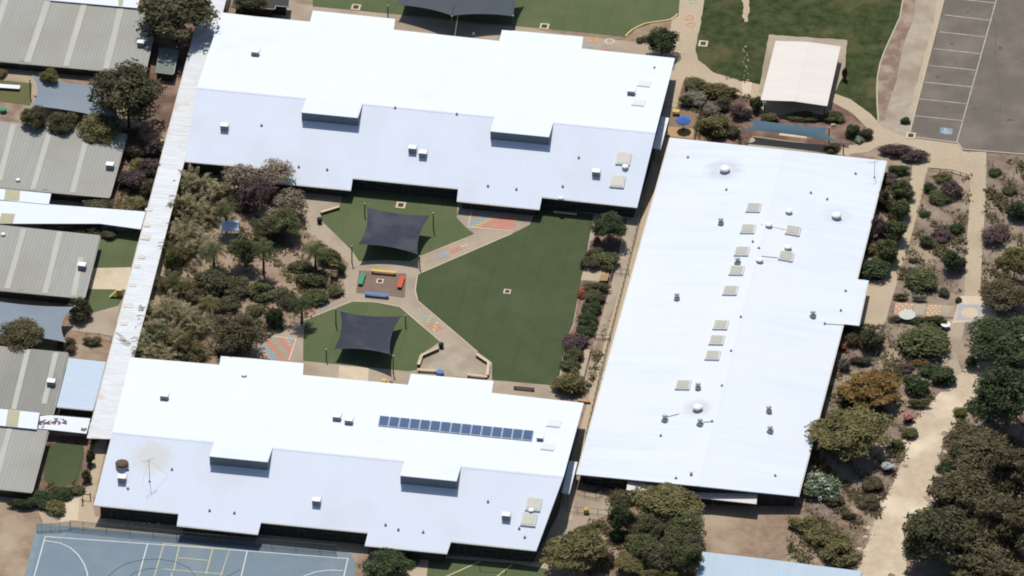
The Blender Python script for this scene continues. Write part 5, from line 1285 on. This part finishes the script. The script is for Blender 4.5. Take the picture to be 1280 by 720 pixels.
# --- north-east beds
T('big', 'deep', 827, 52, 46, 40, 'dense dark tree overhanging the top right corner of the north block', .4)
T('bush', 'dark', 801, 49.5, 14, 9, 'tiny dark shrub left of the dense tree inside the yellow kerb')
for a in (('bush', 'mid', 870, 108, 36, 24, 'green shrub at the top left of the bed above the blue umbrella'), ('bush', 'olive', 899, 113, 52, 24, 'olive shrub along the upper path in the bed right of the umbrella'), ('bush', 'grey', 872, 124, 34, 24, 'silver-grey shrub in the middle of the umbrella bed'), ('bush', 'mid', 858, 126, 20, 20, 'small green shrub at the left of the umbrella bed'),
          ('bush', 'dark', 902, 130, 26, 22, 'dark shrub at the heart of the umbrella bed'), ('bush', 'grey', 890, 137, 24, 18, 'small silver-grey shrub below the dark one in the umbrella bed'), ('bush', 'olive', 892, 157, 44, 36, 'wide olive shrub at the lower end of the umbrella bed'), ('loose', 'brown', 915, 164, 24, 20, 'thin brown shrub left of the teal sail end'), ('loose', 'purple', 926, 140, 30, 26, 'thin reddish ground shrub left of the picnic shelter'),
          ('bush', 'mid', 946, 130, 20, 28, 'green shrub at the lower left corner of the picnic shelter'), ('bush', 'olive', 963, 147, 30, 14, 'low olive shrub in front of the picnic shelter'), ('bush', 'dark', 1008, 146, 54, 16, 'long dark shrub in the shelter shade above the teal sail'), ('bush', 'dark', 1044, 146, 30, 18, 'dark shrub at the lower right corner of the picnic shelter'), ('bush', 'deep', 1066, 163, 22, 22, 'dark shrub in the wedge bed right of the teal sail'), ('bush', 'white', 1074, 175, 18, 10, 'small white-flowering shrub at the tip of the wedge bed'), ('bush', 'brown', 1083, 167, 18, 18, 'brown shrub at the right tip of the wedge bed'),
          ('bush', 'dark', 1040, 185, 26, 14, 'low dark shrub under the right end of the teal sail'), ('bush', 'dark', 1056, 92, 8, 24, 'narrow dark shrub hugging the right side of the picnic shelter'), ('bush', 'deep', 1131, 151, 15, 11, 'bright little green shrub alone on the verge by the car park'),
          ('bush', 'purple', 1118, 188, 44, 20, 'purple shrub on the island bed at the path junction'), ('bush', 'purple', 1142, 194, 40, 20, 'darker right half of the purple island bed at the path junction'), ('bush', 'deep', 1130, 186, 16, 14, 'small green shrub amid the purple island bed'),
          ('bush', 'deep', 1122, 212, 34, 16, 'dark shrub at the top right corner of the broad hall'), ('bush', 'purple', 1112, 224, 28, 18, 'purple shrub just below the top right corner of the broad hall'), ('bush', 'mid', 1130, 238, 32, 32, 'green shrub in the upper bed left of the inner path'), ('bush', 'mid', 1124, 262, 34, 38, 'second green shrub down the bed left of the inner path'), ('bush', 'mid', 1118, 289, 36, 40, 'third green shrub down the bed left of the inner path'), ('bush', 'mid', 1110, 315, 36, 40, 'fourth green shrub down the bed left of the inner path'), ('bush', 'deep', 1094, 334, 46, 34, 'wide dark shrub at the lower end of the bed left of the inner path'),
          ('loose', 'brown', 1107, 250, 26, 32, 'brown shrub against the hall eave, upper one'), ('loose', 'purple', 1099, 286, 28, 34, 'reddish shrub against the hall eave, lower one'), ('loose', 'olive', 1088, 312, 18, 16, 'small olive shrub against the hall eave above the wide dark shrub'),
          ('bush', 'deep', 1163, 234, 18, 16, 'dark shrub at the upper left of the bed between the paths'), ('bush', 'mid', 1174, 246, 34, 20, 'green shrub at the upper middle of the bed between the paths'), ('loose', 'purple', 1190, 236, 34, 28, 'reddish twiggy shrub at the upper right of the bed between the paths'), ('loose', 'olive', 1180, 221, 30, 16, 'yellowish thin shrub at the timber rail between the paths'), ('bush', 'deep', 1155, 267, 16, 9, 'little flat dark shrub by the inner path'), ('bush', 'deep', 1196, 285, 20, 16, 'small round dark shrub beside the outer path, above the large one'), ('loose', 'purple', 1178, 293, 30, 20, 'reddish shrub in the middle of the bed between the paths'), ('bush', 'deep', 1158, 302, 22, 18, 'round dark shrub beside the inner path, mid bed'),
          ('bush', 'deep', 1193, 327, 32, 36, 'large round dark shrub beside the outer path'), ('bush', 'mid', 1152, 349, 50, 30, 'wide green shrub at the lower end between the paths'), ('loose', 'brown', 1142, 325, 16, 8, 'little brown tuft above the wide green shrub'), ('bush', 'deep', 1244, 215, 19, 13, 'small dark shrub alone right of the outer path, near the car park'), ('bush', 'deep', 1272, 262, 30, 32, 'round dark shrub at the right edge below the car park'), ('loose', 'purple', 1245, 295, 50, 30, 'low reddish shrub on bare ground at the right edge'), ('loose', 'brown', 1262, 238, 24, 14, 'low brown tuft right of the small dark shrub')):
    T(*a)
# --- eastern trees
T('clump', 'olive', 1268, 330, 52, 52, 'olive tree at the right edge above the mosaic plaza', .5)
T('clump', 'brown', 1256, 368, 62, 44, 'brown-green tree just upper right of the mosaic plaza', .4)
T('big', 'deep', 1252, 425, 96, 60, 'dark glossy tree immediately lower right of the mosaic plaza', .6)
T('bush', 'deep', 1215, 453, 18, 22, 'small upright dark shrub in the fork of the sandy track')
T('big', 'deep', 1259, 497, 96, 82, 'broad green tree right of the bend of the sandy track', .6)
T('clump', 'deep', 1182, 588, 28, 24, 'small dark green tree at the right rim of the sandy track', .3)
T('layer', 'brown', 1218, 562, 86, 60, 'upper left tree of the brown wood in the lower right corner', .8)
T('layer', 'brown', 1270, 590, 80, 80, 'upper right tree of the brown wood in the lower right corner', .8)
T('layer', 'brown', 1212, 622, 100, 80, 'middle left tree of the brown wood in the lower right corner', 1.0)
T('layer', 'brown', 1264, 655, 90, 84, 'middle right tree of the brown wood in the lower right corner', 1.0)
T('layer', 'dark', 1182, 668, 100, 82, 'darkest tree of the brown wood, nearest the sandy track at the bottom', 1.0)
T('layer', 'brown', 1240, 706, 100, 70, 'bottom tree of the brown wood in the lower right corner', .8)
T('bush', 'mid', 1141, 680, 26, 30, 'light green shrub at the foot of the darkest tree by the sandy track')
# --- middle garden
T('layer', 'orange', 1090, 488, 76, 54, 'orange-brown tree in the east garden', .4)
T('bush', 'deep', 1064, 500, 32, 20, 'dark shrub tucked under the left of the orange-brown tree')
T('bush', 'mid', 1052, 489, 16, 16, 'little grey-green shrub by the hall eave left of the orange tree')
T('layer', 'olive', 1065, 538, 100, 66, 'broad olive umbrella-shaped tree beside the hall eave', 1.6)
T('bush', 'mid', 1156, 424, 72, 48, 'wide green shrub below the round-table bed')
T('bush', 'deep', 1145, 481, 36, 30, 'left one of the dark green shrubs right of the orange tree')
T('bush', 'deep', 1178, 471, 36, 28, 'right one of the dark green shrubs right of the orange tree')
T('bush', 'deep', 1163, 462, 30, 18, 'upper one of the dark green shrubs right of the orange tree')
T('bush', 'deep', 1108, 466, 22, 12, 'small flat dark shrub at the top of the orange tree')
T('loose', 'olive', 1150, 504, 36, 14, 'yellowish tuft below the dark green shrubs at the track')
T('loose', 'orange', 1152, 453, 26, 12, 'rusty low tuft below the wide green shrub')
T('loose', 'purple', 1133, 459, 24, 14, 'greyish-red tuft between orange tree and green shrubs')
T('bush', 'dark', 1090, 424, 34, 36, 'dark shrub below the concrete apron beside the hall')
T('loose', 'brown', 1066, 424, 22, 22, 'brown shrub against the hall under the stepped eave')
T('bush', 'red', 1054, 434, 12, 11, 'tiny orange-red shrub against the hall eave')
T('bush', 'dark', 1076, 451, 32, 14, 'flat dark shrub above the orange-brown tree by the hall')
T('loose', 'grey', 1056, 455, 18, 22, 'grey-green shrub by the hall eave above the orange tree')
T('bush', 'white', 1026, 607, 50, 38, 'white-flowering shrub at the lower right corner of the broad hall')
T('bush', 'dark', 1040, 625, 32, 16, 'dark low shrub under the white-flowering one')
T('bush', 'brown', 1090, 606, 30, 22, 'round brown shrub left of the sandy track, upper of two')
T('bush', 'brown', 1086, 628, 28, 20, 'round brown shrub left of the sandy track, lower of two')
T('loose', 'olive', 1004, 655, 42, 22, 'olive scrub nearest the lower right corner of the hall')
T('loose', 'olive', 1028, 668, 48, 30, 'olive scrub in the middle of the patch below the hall corner')
T('loose', 'olive', 1050, 692, 60, 34, 'widest olive scrub above the pale blue roof')
T('loose', 'brown', 1062, 645, 24, 10, 'low brown scrub between the hall corner and the sandy track')
T('loose', 'olive', 1046, 676, 36, 26, 'olive scrub just above the widest one')
T('bush', 'mid', 1139, 541, 22, 16, 'pale green shrub on the left rim of the sandy track')
T('loose', 'mid', 1122, 555, 18, 14, 'thin shrub left of the pale green one by the track')
T('loose', 'olive', 1200, 515, 20, 16, 'thin olive shrub on the right rim of the sandy track')
T('bush', 'deep', 1148, 401, 22, 12, 'dark shrub right of the round mosaic table')
T('bush', 'mid', 1170, 401, 40, 14, 'long green shrub in the round-table bed')
T('bush', 'dark', 1120, 399, 20, 10, 'dark tuft left of the round mosaic table')
T('loose', 'olive', 1126, 371, 26, 10, 'low succulent patch above the patterned path, left')
T('loose', 'grey', 1150, 373, 24, 10, 'low silver patch above the patterned path, middle')
T('bush', 'deep', 1180, 365, 22, 12, 'dark tuft above the patterned path, upper right')
T('bush', 'deep', 1198, 375, 10, 8, 'tiny dark tuft at the right end of the patterned path')
def planter(label, px, py, leaf):
    b = P(px, py); r = thing('flower_planter', label, 'planter', b)
    MB().lathe(b, [(.55, 0), (.72, .55), (.66, .6)], 14).build('tub', M['black'], r)
    put(CROWN['bush'][1], 'flowers', r, leaf, (0, 0, .9), (.95, .95, .6), 1)
planter('dark round planter with white flowers left of the sandy track', 1110, 588, leafmat('white_blooms', (.3, .36, .32), (.62, .66, .62), (.78, .8, .76)))
planter('dark round planter with pink and red flowers below the orange tree', 1136, 526, leafmat('pink_blooms', (.25, .06, .06), (.55, .22, .2), (.72, .5, .46)))
# --- south edge
T('layer', 'olive', 717, 690, 92, 50, 'spreading olive tree at the lower right corner of the south block', .9)
T('bush', 'mid', 733, 665, 30, 24, 'green shrub at the top of the spreading olive tree')
T('loose', 'brown', 755, 700, 26, 30, 'brown shrub right of the spreading olive tree')
T('twig', 'brown', 775, 626, 44, 36, 'thin brown tree under the left end of the verandah roof', .6)
T('clump', 'deep', 774, 648, 34, 36, 'dark dense tree left of the tall olive tree', .3)
T('bush', 'deep', 771, 671, 14, 18, 'small dark shrub below the dark dense tree')
T('bush', 'deep', 747.5, 656, 8, 6, 'tiny round shrub alone on the dirt yard')
T('clump', 'olive', 832, 630, 88, 60, 'tall olive tree crossing the verandah roof', 1.5)
T('clump', 'mid', 852, 654, 60, 46, 'dark tree just below the tall olive tree', .9)
T('clump', 'dark', 812, 662, 46, 40, 'small grey-green tree at the left of the bottom clump', .8)
T('clump', 'dark', 850, 674, 56, 42, 'grey-green tree at the right of the bottom clump', .8)
T('clump', 'mid', 801, 682, 46, 38, 'grey-green tree at the far left of the bottom clump', .7)
T('clump', 'dark', 828, 692, 58, 48, 'grey-green tree in the centre of the bottom clump', .7)
T('clump', 'mid', 860, 697, 46, 46, 'grey-green tree at the lower right of the bottom clump', .7)
T('clump', 'olive', 788, 704, 50, 28, 'yellowish olive tree at the bottom left of the bottom clump', .6)
T('clump', 'olive', 830, 720, 60, 24, 'olive tree cut by the bottom edge of the photo', .5)
T('clump', 'deep', 484, 706, 66, 42, 'dark rounded tree between the ball court and the small green', .3)
T('bush', 'deep', 508, 700, 30, 20, 'dark shrub at the right of the dark rounded tree under the south block')
# loose tufts and litter that nobody could count on the bare garden soil
def inside(x, y, poly):
    c = False; n = len(poly)
    for i in range(n):
        x1, y1 = poly[i]; x2, y2 = poly[i-1]
        if (y1 > y) != (y2 > y) and x < (x2-x1)*(y-y1)/(y2-y1)+x1: c = not c
    return c
def tufts(name, label, leaf, seed, dens, smin, smax, thr, hmax):
    r = np.random.default_rng(seed); V = []
    zones = [(1085, 1140, 205, 350), (1130, 1212, 220, 370), (1225, 1290, 200, 460), (1015, 1190, 405, 600), (1005, 1180, 600, 700), (205, 430, 210, 445), (860, 940, 95, 178), (985, 1080, 630, 712), (1160, 1290, 470, 560), (738, 762, 285, 490), (150, 205, 160, 260), (735, 800, 600, 720), (60, 120, 545, 625)]
    for (x0, x1, y0, y1) in zones:
        for i in range(int((x1-x0)*(y1-y0)/dens)):
            x, y = r.uniform(x0, x1), r.uniform(y0, y1)
            p = P(x, y, .03)
            if math.sin(p.x*.41+1.3+seed)*math.sin(p.y*.29+seed*2.1)+.5*math.sin(p.x*1.3+p.y*.9)+r.normal()*.35 < thr: continue
            if any(inside(x+r.normal()*1.5, y+r.normal()*1.2, c) for c in CLEAR): continue
            s = r.uniform(smin, smax)
            for k in range(4):
                a = r.uniform(0, 6.28); d = np.array([math.cos(a), math.sin(a), 0]); e = np.array([-d[1], d[0], 0]); b = np.array([p.x, p.y, .07])+r.normal(size=3)*np.array([.22, .22, 0])
                h = s*r.uniform(.05, hmax)
                V += [b-e*s*.3, b+e*s*.3, b+d*s+e*s*.18+np.array([0, 0, h]), b+d*s-e*s*.18+np.array([0, 0, h])]
    me = quadmesh(name, np.array(V)); o = bpy.data.objects.new(name, me); COL.objects.link(o); o['kind'] = 'stuff'
    me.materials.clear(); me.materials.append(LEAF[leaf]); tag(o, label, 'ground cover')
tufts('leaf_litter_cover', 'pale dry leaf litter scattered over the bare garden soil', 'litter', 99, 7, .06, .24, .1, .5)
tufts('low_scrub', 'low brown-green scrub and weeds growing over the garden soil', 'brown', 41, 6, .15, .45, .5, 1.0)
tufts('dry_grass', 'dry olive grass growing in patches over the garden soil', 'olive', 17, 8, .12, .4, .6, 1.2)
